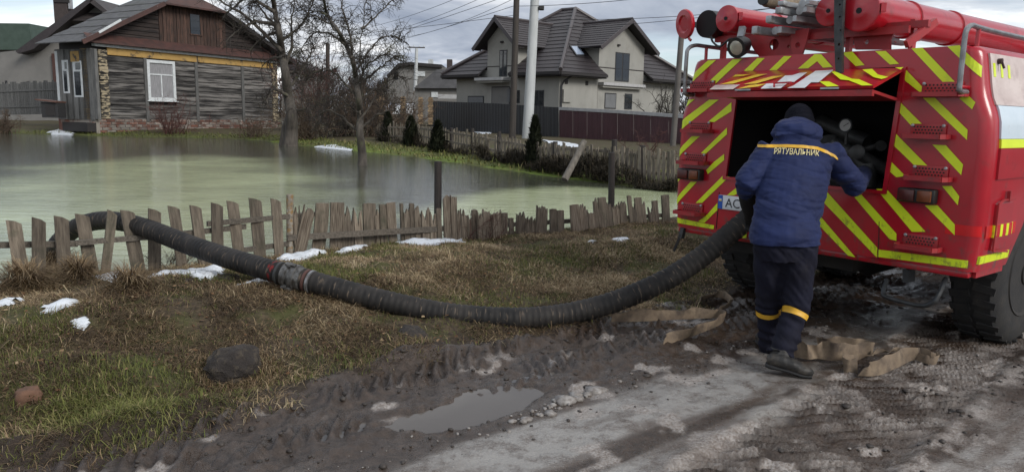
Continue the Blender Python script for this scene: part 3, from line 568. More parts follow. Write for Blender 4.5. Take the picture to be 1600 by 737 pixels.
def near_fence():
    g = G(470, 394, .14)
    t = thing('picket_fence', (g.x, g.y, .1), 'long broken fence of slanted and rotten pickets along the near edge of the water', 'fence')
    for i, (x0, x1, yt, b0, b1, st) in enumerate(PK):
        xb = (b0+b1)/2; bot = fence_pt(xb, FB(xb)+2); top = D((x0+x1)/2, yt, bot.y+.0)
        tt = (xb-800)/FPX; w = ((b1-b0)*.5+(x1-x0)*.5)*bot.y/FPX/(.78-.626*tt)
        h = (top-bot).length; style = {'s': 'slant', 'r': 'rotten', 'f': 'flat'}[st]
        o = bpy.data.objects.new('picket', picket_mesh('picket', w*1.14, h, .024 if st != 'r' else .028, style, i, M['picket'] if i < 13 or st == 'f' and i % 2 else M['rotten']))
        COL.objects.link(o); m = frame_of(bot-Vector((RN[0], RN[1], 0))*(.02+.012*random.random()), top, (RF[0], RF[1], 0)) @ Matrix.Rotation(random.uniform(-.12, .12), 4, 'Z'); place(o, t, m)
    for (xa, ya, xb, yb, hw) in [(-40, 384, 122, 381, .05), (118, 380, 255, 369, .045), (232, 372, 385, 354, .05), (325, 350, 462, 338, .05), (440, 339, 500, 334, .045), (330, 398, 475, 378, .05), (450, 372, 700, 357, .06), (690, 358, 1045, 336, .055)]:
        a = fence_pt(xa, ya, .022); b = fence_pt(xb, yb, .022); mb = MB().bar((a-b)*.5, (b-a)*.5, .032, hw)
        o = mb.build('rail', M['rail']); place(o, t, Matrix.Translation((a+b)/2))
    for (xt, yt, xb, r, mt) in [(453, 304, 453, .038, 'birch'), (684.5, 252, 686, .045, 'darkpost'), (956, 238, 959, .046, 'darkpost')]:
        bot = fence_pt(xb, FB(xb)+3, .06); top = D(xt, yt, bot.y); bot.z -= .3
        mb = MB(); mb.loft([(0, 0, 0), (.01, 0, (top-bot).length*.5), (0, 0, (top-bot).length)], [r*1.08, r, r*.95], 10)
        o = mb.build('post', M[mt], smooth=True); place(o, t, frame_of(bot, top, (RF[0], RF[1], 0)))
near_fence()
# ------------------------------------------------------------------ suction hose
def catmull(P, n):
    P = [Vector(p) for p in P]; P = [P[0]*2-P[1]]+P+[P[-1]*2-P[-2]]; out = []
    for i in range(1, len(P)-2):
        for k in range(n):
            t = k/n; p0, p1, p2, p3 = P[i-1:i+3]
            out.append(.5*((2*p1)+(p2-p0)*t+(2*p0-5*p1+4*p2-p3)*t*t+(3*p1-p0-3*p2+p3)*t**3))
    return out+[P[-2]]
def resample(P, step):
    L = [0]
    for a, b in zip(P, P[1:]): L.append(L[-1]+(b-a).length)
    n = int(L[-1]/step); out = []; j = 0
    for i in range(n+1):
        d = L[-1]*i/n
        while j < len(L)-2 and L[j+1] < d: j += 1
        f = (d-L[j])/max(1e-9, L[j+1]-L[j]); out.append(P[j].lerp(P[j+1], f))
    return out
def hose_material():
    m, nt, b = nodes_of('ribbed_black_rubber'); u = attr_n(nt, 'u'); v = attr_n(nt, 'v')
    cb = nt.nodes.new('ShaderNodeCombineXYZ')
    for k, (src, s) in enumerate(((u, 58.0), (v, .75))):
        ml = nt.nodes.new('ShaderNodeMath'); ml.operation = 'MULTIPLY'; ml.inputs[1].default_value = s; nt.links.new(src, ml.inputs[0]); nt.links.new(ml.outputs[0], cb.inputs[k])
    n = nt.nodes.new('ShaderNodeTexNoise'); n.inputs['Scale'].default_value = 1.0; n.inputs['Detail'].default_value = 4; nt.links.new(cb.outputs[0], n.inputs['Vector'])
    c = mixc(nt, fac_n(nt, noise_n(nt, 5, 5, rnd=False), .4, .65), (.011, .0105, .0105), (.027, .024, .022))
    c = mixc(nt, fac_n(nt, n.outputs['Fac'], .60, .66), c, (.095, .074, .055))
    c = mixc(nt, attr_n(nt, 'red'), c, (.16, .012, .012)); nt.links.new(c, b.inputs['Base Color']); b.inputs['Roughness'].default_value = .68; b.inputs['Specular IOR Level'].default_value = .3
    bump_n(nt, b, n.outputs['Fac'], .5, .006); M['hose'] = m
hose_material()
HOSE = [(20, 492, 7.35), (52, 430, 7.3), (78, 396, 7.22), (108, 363, 7.12), (142, 347, 7.02), (180, 345, 6.9), (230, 357, 6.7), (300, 384, 6.36), (370, 407, 6.0), (440, 427, 5.72), (520, 449, 5.62), (600, 470, 5.6), (700, 490, 5.6), (800, 497, 5.62), (880, 491, 5.68), (960, 471, 5.75), (1040, 437, 5.85), (1100, 398, 5.93), (1150, 357, 5.98), (1195, 320, 6.0)]
def suction_hose():
    R0 = .083; P = resample(catmull([D(*p) for p in HOSE], 14), .0085)
    # where along the hose the coupling sits
    target = D(458, 433, 5.68); k0 = min(range(len(P)), key=lambda i: (P[i]-target).length)
    t = thing('suction_hose', P[k0], 'thick black ribbed suction hose from the flood water over the bank to the truck', 'hose')
    def section(i0, i1):
        n = 22; pts = P[i0:i1+1]; mb = MB(); rad = [R0*(1+.034*math.sin(2*math.pi*i*.0085/.047)+.006*math.sin(i*.37)) for i in range(i0, i1+1)]
        mb.loft(pts, rad, n, ref=(0, 0, 1)); o = mb.build('hose_section', M['hose'], t, True, 180, fix=False); me = o.data; nv = len(pts)*n
        u = np.repeat(np.arange(i0, i1+1)*.0085, n); v = np.tile(np.abs(np.arange(n)-n/2)/n*6, len(pts))
        red = np.zeros(nv); 
        for q in range(len(pts)):
            if i1 < k0+8 and 9 < i1-(i0+q) < 16:
                for k in range(n): red[q*n+k] = 1 if (math.sin(k*2.1+1)+math.sin(q*1.3+k)) > .35 else 0
        for nm, arr in (('u', u), ('v', v), ('red', red)):
            at = me.attributes.new(nm, 'FLOAT', 'POINT'); at.data.foreach_set('value', arr.astype(np.float32))
    section(0, k0-7); section(k0+9, len(P)-1)
    ax = (P[k0+6]-P[k0-6]).normalized(); o = P[k0]
    mb = MB().lathe(o, ax, [(-.085, .070), (-.08, .088), (-.05, .089), (-.046, .096), (-.030, .096), (-.026, .086), (-.006, .086), (-.002, .099), (.036, .100), (.042, .089), (.085, .088), (.09, .07)], 28)
    c = mb.build('coupling', M['coupling'], t, True, 30)
    side = ax.cross(Vector((0, 0, 1))).normalized(); upv = side.cross(ax)
    for k in range(3):
        an = 1.2+k*2.094; dr = side*math.cos(an)+upv*math.sin(an); lg = MB(); lg.bar(o+dr*.088-ax*.02, o+dr*.112-ax*.02, .05, .03, up=ax); lg.bar(o+dr*.107-ax*.055, o+dr*.107+ax*.03, .03, .02, up=dr); lg.build('lug', M['coupling'], c)
    for off, r, mt in ((.12, .0885, 'rust'), (.155, .089, 'steel'), (-.12, .089, 'darksteel')):
        MB().lathe(o+ax*off, ax, [(-.011, r-.004), (-.009, r), (.009, r), (.011, r-.004)], 26).build('clamp_band', M[mt], t, True, 30)
suction_hose()
# ------------------------------------------------------------------ snow patches, stones
def inpoly_grid(poly, step, pad=.06):
    xs = [p[0] for p in poly]; ys = [p[1] for p in poly]
    return np.meshgrid(np.arange(min(xs)-pad, max(xs)+pad, step), np.arange(min(ys)-pad, max(ys)+pad, step))
def snow_patch(pix, thick, label, step=.022, zz=.2, seed=1):
    poly = [tuple(G(px, py, zz)[:2]) for px, py in pix]; X_, Y_ = inpoly_grid(poly, step); nr, nc = X_.shape
    d = -pdist(X_, Y_, poly)+(fbm(X_, Y_, 7, 4, seed)-.5)*.16+(fbm(X_, Y_, 20, 3, seed+9)-.5)*.13; z = gz(X_, Y_)+thick*.55*sstep(-.02, .13, d)-.014*sstep(.06, -.02, d)*(.6+.8*fbm(X_, Y_, 6, 3, seed+3))+.012
    k = d > -.02; kk = (k[:-1, :-1] & k[1:, 1:] & k[:-1, 1:] & k[1:, :-1]).ravel()
    idx = np.arange(nr*nc).reshape(nr, nc); q = np.stack([idx[:-1, :-1], idx[:-1, 1:], idx[1:, 1:], idx[1:, :-1]], -1).reshape(-1, 4)[kk]
    if len(q) == 0: return
    used = np.unique(q); re = np.zeros(nr*nc, int); re[used] = np.arange(len(used)); V = np.stack([X_.ravel(), Y_.ravel(), z.ravel()], -1)[used]
    c = V.mean(0); me = raw_mesh('snow_patch', V-c, quad=re[q]); me.polygons.foreach_set('use_smooth', [True]*len(me.polygons))
    o = link('snow_patch', me, None, [M['snow']]); o.location = c; tag(o, label, 'snow', 'patches of old snow on the bank')
for args, kw in SNOW: snow_patch(*args, **kw)
def rock(name, px, py, w, h, mt, label, cat, seed, z=.1, yw=.8, rough=.16):
    g = G(px, py, z); bm = bmesh.new(); bmesh.ops.create_icosphere(bm, subdivisions=4, radius=1)
    for v in bm.verts:
        c = v.co.copy(); n = 1+rough*2*((float(fbm(np.array([c.x*1+seed+c.z*.6]), np.array([c.y+c.z*1.7+seed*3]), 1.1, 4, seed)[0])-.5)*1.9+(float(fbm(np.array([c.x+seed-c.z]), np.array([c.y+c.z+seed*3]), 4.5, 3, seed)[0])-.5)*.9)
        if seed % 2: c = Vector((max(-.8, min(.8, c.x)), max(-.8, min(.8, c.y)), max(-.75, min(.72, c.z))))
        v.co = Vector((c.x*w/2*n, c.y*w/2*yw*n, c.z*h*.62*n+h*.34))
    me = bpy.data.meshes.new(name); bm.to_mesh(me); bm.free(); o = link(name, me, None, [mt]); shade(me, 50); o.location = (g.x, g.y+w*.2, float(gz(g.x, g.y+w*.2))-.02-h*.24); o.rotation_euler.z = seed
    return tag(o, label, cat)
rock('boulder', 358, 572, .36, .235, M['stone'], 'dark muddy boulder sunk in the grass bank below the hose', 'boulder', 4)
rock('stone', 38, 622, .15, .135, M['brickstone'], 'red brown squarish stone at the left edge of the bank', 'stone', 7, yw=.9, rough=.08)
rock('stone', 355, 437, .22, .10, M['stone'], 'flat dark stone beside the largest snow patch under the hose', 'stone', 6, z=.25)
rock('stone', 640, 520, .28, .12, M['stone'], 'low muddy stone pressed under the middle of the hose', 'stone', 8, z=.1)
rock('stone', 288, 444, .14, .05, M['stone'], 'small flat pale stone in front of the largest snow patch', 'stone', 12, z=.25)
def grass_clump(px, py, w, h, label, z=.18, n=900):
    g = G(px, py, z); gx, gy = g.x, g.y; x = rng.normal(gx, w*.24, n); y = rng.normal(gy, w*.2, n); r = np.hypot(x-gx, y-gy)/(w*.5)
    zb = gz(x, y)+h*np.clip(1-r*r, 0, 1)*rng.uniform(.1, .9, n)
    o = blades('grass_clump', x, y, rng.uniform(.10, .24, n), rng.uniform(.003, .006, n), rng.uniform(.6, 1.5, n), np.clip(rng.normal(.30, .2, n), 0, 1), M['gr_dry'], az=np.arctan2(y-gy, x-gx)+rng.normal(0, .6, n), base=zb)
    del o['kind']; me = o.data; c = Vector((gx, gy, float(gz(gx, gy)))); me.transform(Matrix.Translation(-c)); o.location = c
    rb = bmesh.new(); rb.from_mesh(me)
    tag(o, label, 'grass clump', 'clumps of dead grass by the fence')
    rb.free()
grass_clump(42, 462, .34, .13, 'dark tangled clump of dead grass at the left below the slanted pickets')
grass_clump(125, 448, .28, .12, 'dark clump of dead grass between the snow patches and the leftmost pickets')
grass_clump(84, 425, .40, .18, 'straw coloured mound of dead grass against the fence by the hose bend', n=1500)
grass_clump(205, 478, .26, .06, 'mossy low tussock right of the lone snow patch', n=500)
# ------------------------------------------------------------------ flat canvas hoses lying on the ground
def ribbon(name, sections, label, thick=.007):
    """sections: runs of (px, y of the lower edge, px, y of the upper edge, height of the lower edge)"""
    lows, tops = [], []
    for a, b, c, d, z in sections:
        lo = G(a, b, z); tp = D(c, d, lo.y+.0); lows.append(lo); tops.append(tp)
    lo = catmull(lows, 8); tp = catmull(tops, 8); n = len(lo); r2 = random.Random(len(lo)); k_ = [Vector((r2.uniform(-.022, .022), r2.uniform(-.03, .03), r2.uniform(-.024, .008))) for _ in range(n//4+2)]; tp = [p+k_[i//4].lerp(k_[i//4+1], (i % 4)/4) for i, p in enumerate(tp)]
    t = bpy.data.meshes.new(name); V = []; Fc = []
    for i in range(n):
        d = lo[min(i+1, n-1)]-lo[max(i-1, 0)]; w = tp[i]-lo[i]; nr = d.cross(w); nr = nr.normalized() if nr.length > 1e-9 else Vector((0, 1, 0))
        wob = nr*(.012*math.sin(i*.8)+random.uniform(-.004, .004))
        for off in (-.5, .5):
            for f in (0, .12, .5, .88, 1): V.append(lo[i].lerp(tp[i], f)+nr*thick*off*(1 if 0 < f < 1 else .5)+wob*f)
    m = 10
    for i in range(n-1):
        for k in range(m):
            order = [0, 1, 2, 3, 4, 9, 8, 7, 6, 5]; k2 = order[(k+1) % m]; k1 = order[k]; Fc.append((i*m+k1, i*m+k2, (i+1)*m+k2, (i+1)*m+k1))
    o_ = [0, 1, 2, 3, 4, 9, 8, 7, 6, 5]; Fc += [tuple(o_[::-1]), tuple((n-1)*m+k for k in o_)]
    c = sum(lo, Vector())/n; t.from_pydata([tuple(v-c) for v in V], [], Fc); bm = bmesh.new(); bm.from_mesh(t); bmesh.ops.recalc_face_normals(bm, faces=list(bm.faces)); bm.to_mesh(t); bm.free()
    o = link(name, t, None, [M['canvas']]); shade(t, 60); o.location = c; return tag(o, label, 'fire hose', 'flat canvas hoses dropped on the ground')
ribbon('flat_hose', [(955, 503, 957, 490, .02), (1000, 502, 1002, 483, .015), (1060, 499, 1062, 481, .015), (1105, 497, 1107, 480, .02), (1128, 498, 1130, 483, .02), (1126, 506, 1129, 488, .02), (1095, 520, 1098, 503, .02), (1055, 534, 1056, 516, .015), (1035, 540, 1036, 526, .01)], 'flat brown canvas hose folded in a bend on the mud left of the firefighter')
ribbon('flat_hose', [(1085, 478, 1088, 474, .02), (1105, 466, 1108, 458, .03), (1130, 466, 1134, 456, .03), (1140, 478, 1143, 466, .02), (1122, 486, 1124, 478, .02)], 'short dark loop of canvas hose behind the folded one by the truck')
ribbon('flat_hose', [(1236, 556, 1244, 530, .015), (1262, 561, 1258, 531, .02), (1278, 560, 1276, 537, .02), (1300, 563, 1300, 534, .02), (1330, 562, 1332, 536, .015), (1356, 556, 1358, 532, .015), (1364, 548, 1366, 531, .02), (1350, 543, 1352, 529, .02), (1310, 541, 1312, 526, .02), (1278, 538, 1279, 524, .02)], 'tan canvas hose folded back on itself beside the firefighter boot')
ribbon('flat_hose', [(1340, 587, 1346, 574, .02), (1372, 586, 1362, 560, .02), (1402, 574, 1392, 549, .02), (1428, 562, 1424, 543, .03), (1452, 566, 1452, 548, .03), (1463, 565, 1464, 551, .03), (1458, 570, 1460, 556, .02), (1436, 564, 1437, 553, .03), (1404, 549, 1406, 540, .05), (1372, 552, 1374, 545, .05), (1345, 560, 1345, 551, .03), (1324, 574, 1324, 554, .015), (1320, 583, 1320, 556, .01), (1340, 584, 1338, 557, .01)], 'tan canvas hose with frayed end twisted on the ice below the tail lights')
# mud clods and slush lumps thrown up along the tracks (stuff)
def clods(name, n, fa, fs, size, mt, flat=.6):
    bm = bmesh.new(); bmesh.ops.create_icosphere(bm, subdivisions=1, radius=1); base = np.array([v.co[:] for v in bm.verts]); tri = np.array([[v.index for v in f.verts] for f in bm.faces]); bm.free()
    a = fa(n); s = fs(a, n); x, y = XY(a, s); z = gz(x, y); r = size*rng.gamma(2.2, .5, n); V = base[None]*(1+rng.uniform(-.28, .28, (n, len(base), 1)))
    V = V*(r[:, None, None]*np.stack([rng.uniform(.7, 1.4, n), rng.uniform(.7, 1.4, n), np.full(n, flat)], -1)[:, None, :]); V = V+np.stack([x, y, z+r*flat*.35], -1)[:, None, :]
    T = (tri[None]+(np.arange(n)*len(base))[:, None, None]).reshape(-1, 3)
    o = link(name, raw_mesh(name, V.reshape(-1, 3), tri=T), None, [mt]); o.data.polygons.foreach_set('use_smooth', [True]*len(o.data.polygons)); tag(o, kind='stuff')
clods('mud_clods', 2200, lambda n: rng.uniform(-3, 4.5, n), lambda a, n: rng.choice([-.08, -.3, -.62, -1.15, -2.5], n)+rng.normal(0, .16, n), .0055, M['clod'])
clods('slush_lumps', 260, lambda n: rng.uniform(-1.5, 4, n), lambda a, n: np.where(rng.random(n) < .55, -2.08-.13*(2.6-a)+rng.normal(0, .3, n), -1.12+rng.normal(0, .06, n)), .0048, M['slush'])
clods('slush_ridge', 70, lambda n: rng.normal(-.05, .25, n), lambda a, n: -1.16+rng.normal(0, .03, n)+a*.10, .011, M['slush'])
# ------------------------------------------------------------------ fire engine (built in its own frame: x right, y forward, z up, rear face at y = 0)
TH = -0.89607; TO = Vector((2.186, 5.717, 0)); TR = Matrix.Rotation(TH, 3, 'Z'); TRI = TR.transposed()
def tw(p): return TO + TR @ Vector(p)
def tl(w): return TRI @ (Vector(w)-TO)
def LT(px, py, y=0.0): return tl(HIT(px, py, tw((0, y, 0)), TR @ Vector((0, 1, 0))))
def LX(px, py, x): return tl(HIT(px, py, tw((x, 0, 0)), TR @ Vector((1, 0, 0))))
HWK = ([.60, .66, .9, 1.45, 1.62, 1.70, 1.76, 1.82, 2.04, 2.075, 2.09], [1.205, 1.215, 1.238, 1.235, 1.222, 1.200, 1.172, 1.155, 1.118, 1.10, 1.06])
def hw(z): return float(np.interp(z, *HWK))
RC = .085
def rear_y(x, z):
    e = abs(x)-(hw(z)-RC)
    return 0 if e <= 0 else RC-math.sqrt(max(0, RC*RC-min(e, RC)**2))
def fire_truck():
    T = thing('fire_truck', TO, 'red fire engine with yellow diagonal stripes and its rear pump hatch open', 'fire truck'); T.rotation_euler.z = TH; ORG[T.name] = Vector((0, 0, 0))
    B = lambda mb, name, mt, par=T, sm=True, ang=35, fix=True: mb.build(name, [M[k] for k in mt] if isinstance(mt, (list, tuple)) else M[mt], par, sm, ang, fix)
    xo = lambda z, sg: (.608+.06*(z-1.14)) if sg > 0 else (.709-.085*(z-1.14))
    ZB, ZT = 1.14, 1.972
    def yend(z): return .53+(z-.66)/.44*.27 if z < 1.10 else 3.3
    body = MB()
    for sg in (1, -1):
        for zs, st in (([.665, .70, .80, .92, 1.03, ZB], 0), ([ZB, 1.10+.1, 1.3, 1.45, 1.56, 1.63, 1.68, 1.73, 1.78, 1.85, ZT], 1), ([ZT, 2.02, 2.05, 2.075, 2.09], 0)):
            rows = []
            for z in zs:
                h = hw(z); x0 = xo(z, sg) if st else 0; row = [(x0+(h-RC-x0)*f, 0) for f in (0, .25, .5, .75, 1)]
                row += [(h-RC+RC*math.sin(a), RC-RC*math.cos(a)) for a in [math.pi/2*k/7 for k in range(1, 8)]]
                ye = yend(min(z, 1.099) if z < ZB-.001 or (z == ZB and st == 0) else z); row += [(h, RC+(ye-RC)*f) for f in (.15, .4, .7, 1)]
                rows.append([Vector((sg*x, y, z)) for x, y in row])
            n = len(rows[0]); b = [v for r in rows for v in r]
            body.add(b, [(i*n+k, i*n+k+1, (i+1)*n+k+1, (i+1)*n+k)[::sg] for i in range(len(rows)-1) for k in range(n-1)])
        # inner lip of the lower edge
    body.add([(-1.06, .02, 2.09), (1.06, .02, 2.09), (1.06, 3.3, 2.09), (-1.06, 3.3, 2.09)], [(0, 1, 2, 3)])
    bm_ = B(body, 'body', 'red', sm=True, ang=50, fix=False)
    mb = MB(); mb.box((0, .05, .645), (2.36, .06, .05), bev=.012); mb.box((1.175, .31, .645), (.05, .44, .05)); mb.box((-1.175, .31, .645), (.05, .44, .05)); B(mb, 'lower_lip', 'red')
    for pts in ([(1374, 346), (1372, 404)], [(1124, 300), (1119, 357)]):
        a_, b_ = [LT(*q, -.002) for q in pts]; a_.y = rear_y(a_.x, a_.z)-.002; b_.y = rear_y(b_.x, b_.z)-.002
        if abs(b_.x) < 1.0: B(MB().bar(a_, b_, .006, .004), 'panel_seam', 'under')
    # open compartment
    mb = MB(); x0, x1, y1, z0, z1 = -.74, .68, .95, 1.125, 1.99
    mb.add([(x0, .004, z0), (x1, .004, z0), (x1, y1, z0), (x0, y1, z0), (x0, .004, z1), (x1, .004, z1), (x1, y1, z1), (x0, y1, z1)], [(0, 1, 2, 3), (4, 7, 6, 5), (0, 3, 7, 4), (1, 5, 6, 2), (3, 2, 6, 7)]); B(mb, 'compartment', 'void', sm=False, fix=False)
    fr = MB()
    for sg in (1, -1): fr.bar((sg*xo(ZB, sg), -.004, ZB-.02), (sg*xo(ZT, sg), -.004, ZT), .022, .03)
    fr.bar((-.72, -.004, ZB-.012), (.62, -.004, ZB-.012), .03, .024); B(fr, 'door_frame', 'red')
    # folded hatch: the upper leaf swings out, the lower one folds back under it
    h0, h1 = Vector((-.60, -.008, 1.985)), Vector((.655, -.008, 1.965)); t0, t1 = Vector((-.60, -.40, 1.833)), Vector((.655, -.40, 1.835))
    up = (h0-t0).normalized(); nl = Vector((0, -up.z, up.y)).normalized(); nl = nl if nl.z > 0 else -nl
    mb = MB(); mb.prism([h0, h1, t1, t0], -nl*.022); B(mb, 'hatch_leaf', 'red', sm=False)
    lw = MB(); lw.prism([t0+Vector((0, 0, -.026)), t1+Vector((0, 0, -.026)), Vector((.64, -.012, 1.765)), Vector((-.60, -.012, 1.775))], (0, 0, -.02)); lw.bar(t0+Vector((-.03, .012, -.05)), t1+Vector((.0, .012, -.05)), .03, .034); B(lw, 'hatch_leaf', 'red_flat', sm=False)
    g = MB()
    for f in (.18, .72): g.bar(t0.lerp(t1, f)+Vector((0, -.004, -.014)), t0.lerp(t1, f+.1)+Vector((0, -.004, -.014)), .02, .012)
    B(g, 'hinge', 'alu')
    n_w = TR @ nl
    def leaf(pts, mt, off=.003, name='reflective_stripe'):
        L = [tl(HIT(px, py, tw(h0+nl*off), n_w)) for px, py in pts]; m = MB().add(L, [tuple(range(len(L)))]); B(m, name, mt, sm=False, fix=False)
    c4 = lambda *p: [(1080+x/6.14, 80+y/6.14) for x, y in p]; c5 = lambda *p: [(1230+x/6.14, 80+y/6.14) for x, y in p]
    leaf(c4((395, 248), (425, 225), (570, 222), (500, 240)), 'tape_old'); leaf(c4((275, 318), (640, 222), (735, 218), (400, 312)), 'tape_old')
    leaf(c4((175, 368), (230, 325), (470, 320), (400, 366)), 'cream'); leaf(c4((500, 318), (780, 240), (885, 235), (620, 312)), 'tape_old')
    leaf(c4((440, 362), (560, 326), (720, 312), (640, 340)), 'tape_old'); leaf(c4((825, 298), (900, 235), (1040, 228), (990, 296)), 'white_tape'); leaf(c4((665, 360), (720, 312), (930, 302), (860, 356)), 'white_tape')
    leaf(c5((0, 245), (120, 210), (195, 203), (70, 292), (0, 298)), 'white_tape', .004); leaf(c5((60, 330), (270, 190), (445, 180), (300, 300), (230, 300), (170, 352), (0, 354)), 'white_tape', .005)
    leaf(c5((305, 290), (400, 290), (495, 335), (380, 340)), 'tape'); leaf(c5((420, 195), (450, 190), (620, 265), (690, 270), (820, 328), (715, 330), (590, 280), (510, 272)), 'tape'); leaf(c5((720, 178), (815, 170), (870, 225), (970, 248), (905, 268), (830, 250)), 'tape'); leaf(c5((1035, 158), (1115, 154), (1090, 178)), 'tape')
    mb = MB(); q = [tl(HIT(px, py, tw(h0+nl*.02), n_w)) for px, py in c4((795, 340), (795, 308), (955, 300), (960, 322))]
    for a, b in zip(q, q[1:]): mb.bar(a, b, .012, .012)
    B(mb, 'handle', 'red')
    # reflective stripes on the rear face
    ST = [[(1106,95),(1119,94),(1077,132),(1079,119)],[(1145,93),(1160,92),(1109,139.5),(1094.6,140)],[(1183.5,91),(1195,91),(1173,113.5),(1159,114)],[(1225,88),(1237,88),(1214,109.6),(1202,110)],[(1273,85),(1283,85),(1301,105),(1286,106),(1277,96),(1263,107),(1247,107.5)],[(1315.5,82.5),(1332,81),(1351,102),(1337,103.6)],[(1367.6,80.3),(1384,80),(1405,100),(1390.5,101)],[(1424,76),(1441,74.6),(1495,131),(1476,131.5)],[(1480,72.7),(1499,71),(1531,103),(1530.5,121)],
     [(1415,108.5),(1441,135.6),(1440,146.5),(1414,126)],[(1442,153),(1461,153),(1512,203),(1511,219)],[(1510,146),(1524,160),(1519,171),(1499,154)],[(1407,160),(1441,194),(1423,195.5),(1403,173.6)],[(1397,206),(1452,261.7),(1432,261.7),(1396,227)],[(1457,226),(1478,227),(1505,257),(1502,273.7)],[(1390,250),(1415,275),(1400.6,277),(1388,266)],[(1472,290.6),(1487,290.6),(1499,306.5),(1496.6,320.6)],[(1445,320.6),(1465,320.6),(1492,350.6),(1491.7,367.5)],[(1369,295),(1385,295),(1446.5,362),(1425,362)],[(1335,308),(1346,304),(1401,365),(1400.6,376),(1390,373.5)],[(1278,285),(1290,297),(1371,387),(1370,402),(1278,307)],[(1278,333),(1337,402),(1325,399),(1278,350)],[(1225,330),(1278,392),(1262,388),(1216,334)],
     [(1072,156),(1086,155),(1071,167)],[(1108,156),(1123,156),(1063.5,203),(1064,189)],[(1143,160),(1143,174),(1116,191),(1107,190)],[(1136,199.5),(1136,210),(1102,241),(1092.5,242)],[(1081,213),(1093.5,213),(1058,246),(1059,235)],[(1131.6,240.5),(1131.6,250),(1106,272),(1103.4,266),(1115,253.5)],[(1062,269.4),(1062.5,280),(1056,285),(1056.5,275)],[(1079,284),(1089,284),(1053,323),(1054,312)],[(1129,275),(1139.5,276),(1097,317),(1087,317)],[(1152,292),(1152,303),(1146.5,305),(1136,305)],[(1121,317),(1121,328),(1100.6,348),(1091,346),(1105,335)],[(1046,337.5),(1116,352),(1115,358),(1046,346)],[(1168,356),(1166,372),(1150,371)],[(1372,389.5),(1423.5,396),(1512,407),(1511,419),(1371,401)]]
    for pts in ST:
        L = [LT(px, py, -.003) for px, py in pts]; bm = bmesh.new(); f = bm.faces.new([bm.verts.new(v) for v in L])
        for sg in (1, -1):
            for k in range(10):
                bmesh.ops.bisect_plane(bm, geom=list(bm.verts)+list(bm.edges)+list(bm.faces), plane_co=(sg*(1.02+k*.02), 0, 0), plane_no=(1, 0, 0))
        for v in bm.verts: v.co.y = rear_y(v.co.x, v.co.z)-.004; v.co.x = max(-hw(v.co.z)-.003, min(hw(v.co.z)+.003, v.co.x))
        bm.normal_update()
        for f in bm.faces:
            if f.normal.y > 0: f.normal_flip()
        me = bpy.data.meshes.new('reflective_stripe'); bm.to_mesh(me); bm.free(); link('reflective_stripe', me, T, [M['tape']])
    # right flank: shutter, painted panels, reflective bands, small service flap
    def side(name, mt, y0, y1, zs, off, ny=6):
        V = []; zz = [zs[0]+(zs[-1]-zs[0])*k/8 for k in range(9)]
        for z in zz:
            for k in range(ny+1): V.append((hw(z)+off, y0+(y1-y0)*k/ny, z))
        m = MB().add(V, [(i*(ny+1)+k, i*(ny+1)+k+1, (i+1)*(ny+1)+k+1, (i+1)*(ny+1)+k) for i in range(8) for k in range(ny)]); m.add([(v[0]-.03, v[1], v[2]) for v in V], [])
        n = (ny+1); b = len(V)
        m.f += [[0+k, b+k, b+k+1, k+1] for k in range(ny)] + [[8*n+k, 8*n+k+1, b+8*n+k+1, b+8*n+k] for k in range(ny)] + [[i*n, (i+1)*n, b+(i+1)*n, b+i*n] for i in range(8)]; m.m += [0]*(2*ny+8)
        return B(m, name, mt, ang=30)
    side('shutter_panel', 'cream', .105, 2.6, (1.725, 2.045), .012); side('side_panel', 'bluewhite', .12, 2.6, (1.515, 1.722), .012)
    side('reflective_stripe', 'tape', .125, 2.6, (1.457, 1.513), .013); side('side_panel', 'red', .12, 2.6, (1.26, 1.455), .014)
    for k in range(3): q = .135+k*.12; side('old_sticker', 'tape', q, q+.035, (1.90, 1.985), .0145, 1)
    mb = MB(); mb.cyl((hw(1.99)+.012, .22, 2.0), (hw(1.98)+.035, .22, 2.0), .018); mb.bar((hw(1.98)+.03, .22, 2.0), (hw(1.9)+.035, .22, 1.955), .012, .012); B(mb, 'latch', 'rust')
    side('service_flap', 'red', .165, .45, (.80, 1.10), .012, 3)
    mb = MB(); x = hw(1.1)+.018
    for a, b in [((.17, 1.10), (.25, 1.125)), ((.25, 1.125), (.44, 1.12)), ((.17, 1.10), (.165, .80)), ((.165, .80), (.41, .775))]: mb.bar((x, *a), (x, *b), .012, .012, up=(1, 0, 0))
    mb.bar((x, .33, 1.11), (x, .33, 1.18), .02, .02); B(mb, 'flap_trim', 'red_flat')
    side('reflective_stripe', 'tape', .045, .53, (.718, .77), .004)
    side('checker_band', 'tape_red', .06, .155, (.885, .965), .003)
    for k in range(4): y = .155+k*.10; side('reflective_stripe', 'tape', y, y+.042, (.885, .965), .0155 if .16 < y+.02 < .45 else .004, 1); side('checker_band', 'tape_red', y+.042, y+.10, (.885, .965), .0152 if .12 < y < .40 else .003, 1)
    mb = MB(); V = [(x_, rear_y(x_, .925)-.003, z) for x_ in [1.02, 1.06, 1.10, 1.14, 1.17, 1.2, 1.22, hw(.92)] for z in (.895, .965)]; mb.add(V, [(2*i, 2*i+2, 2*i+3, 2*i+1) for i in range(7)]); B(mb, 'checker_band', 'tape_red', fix=False)
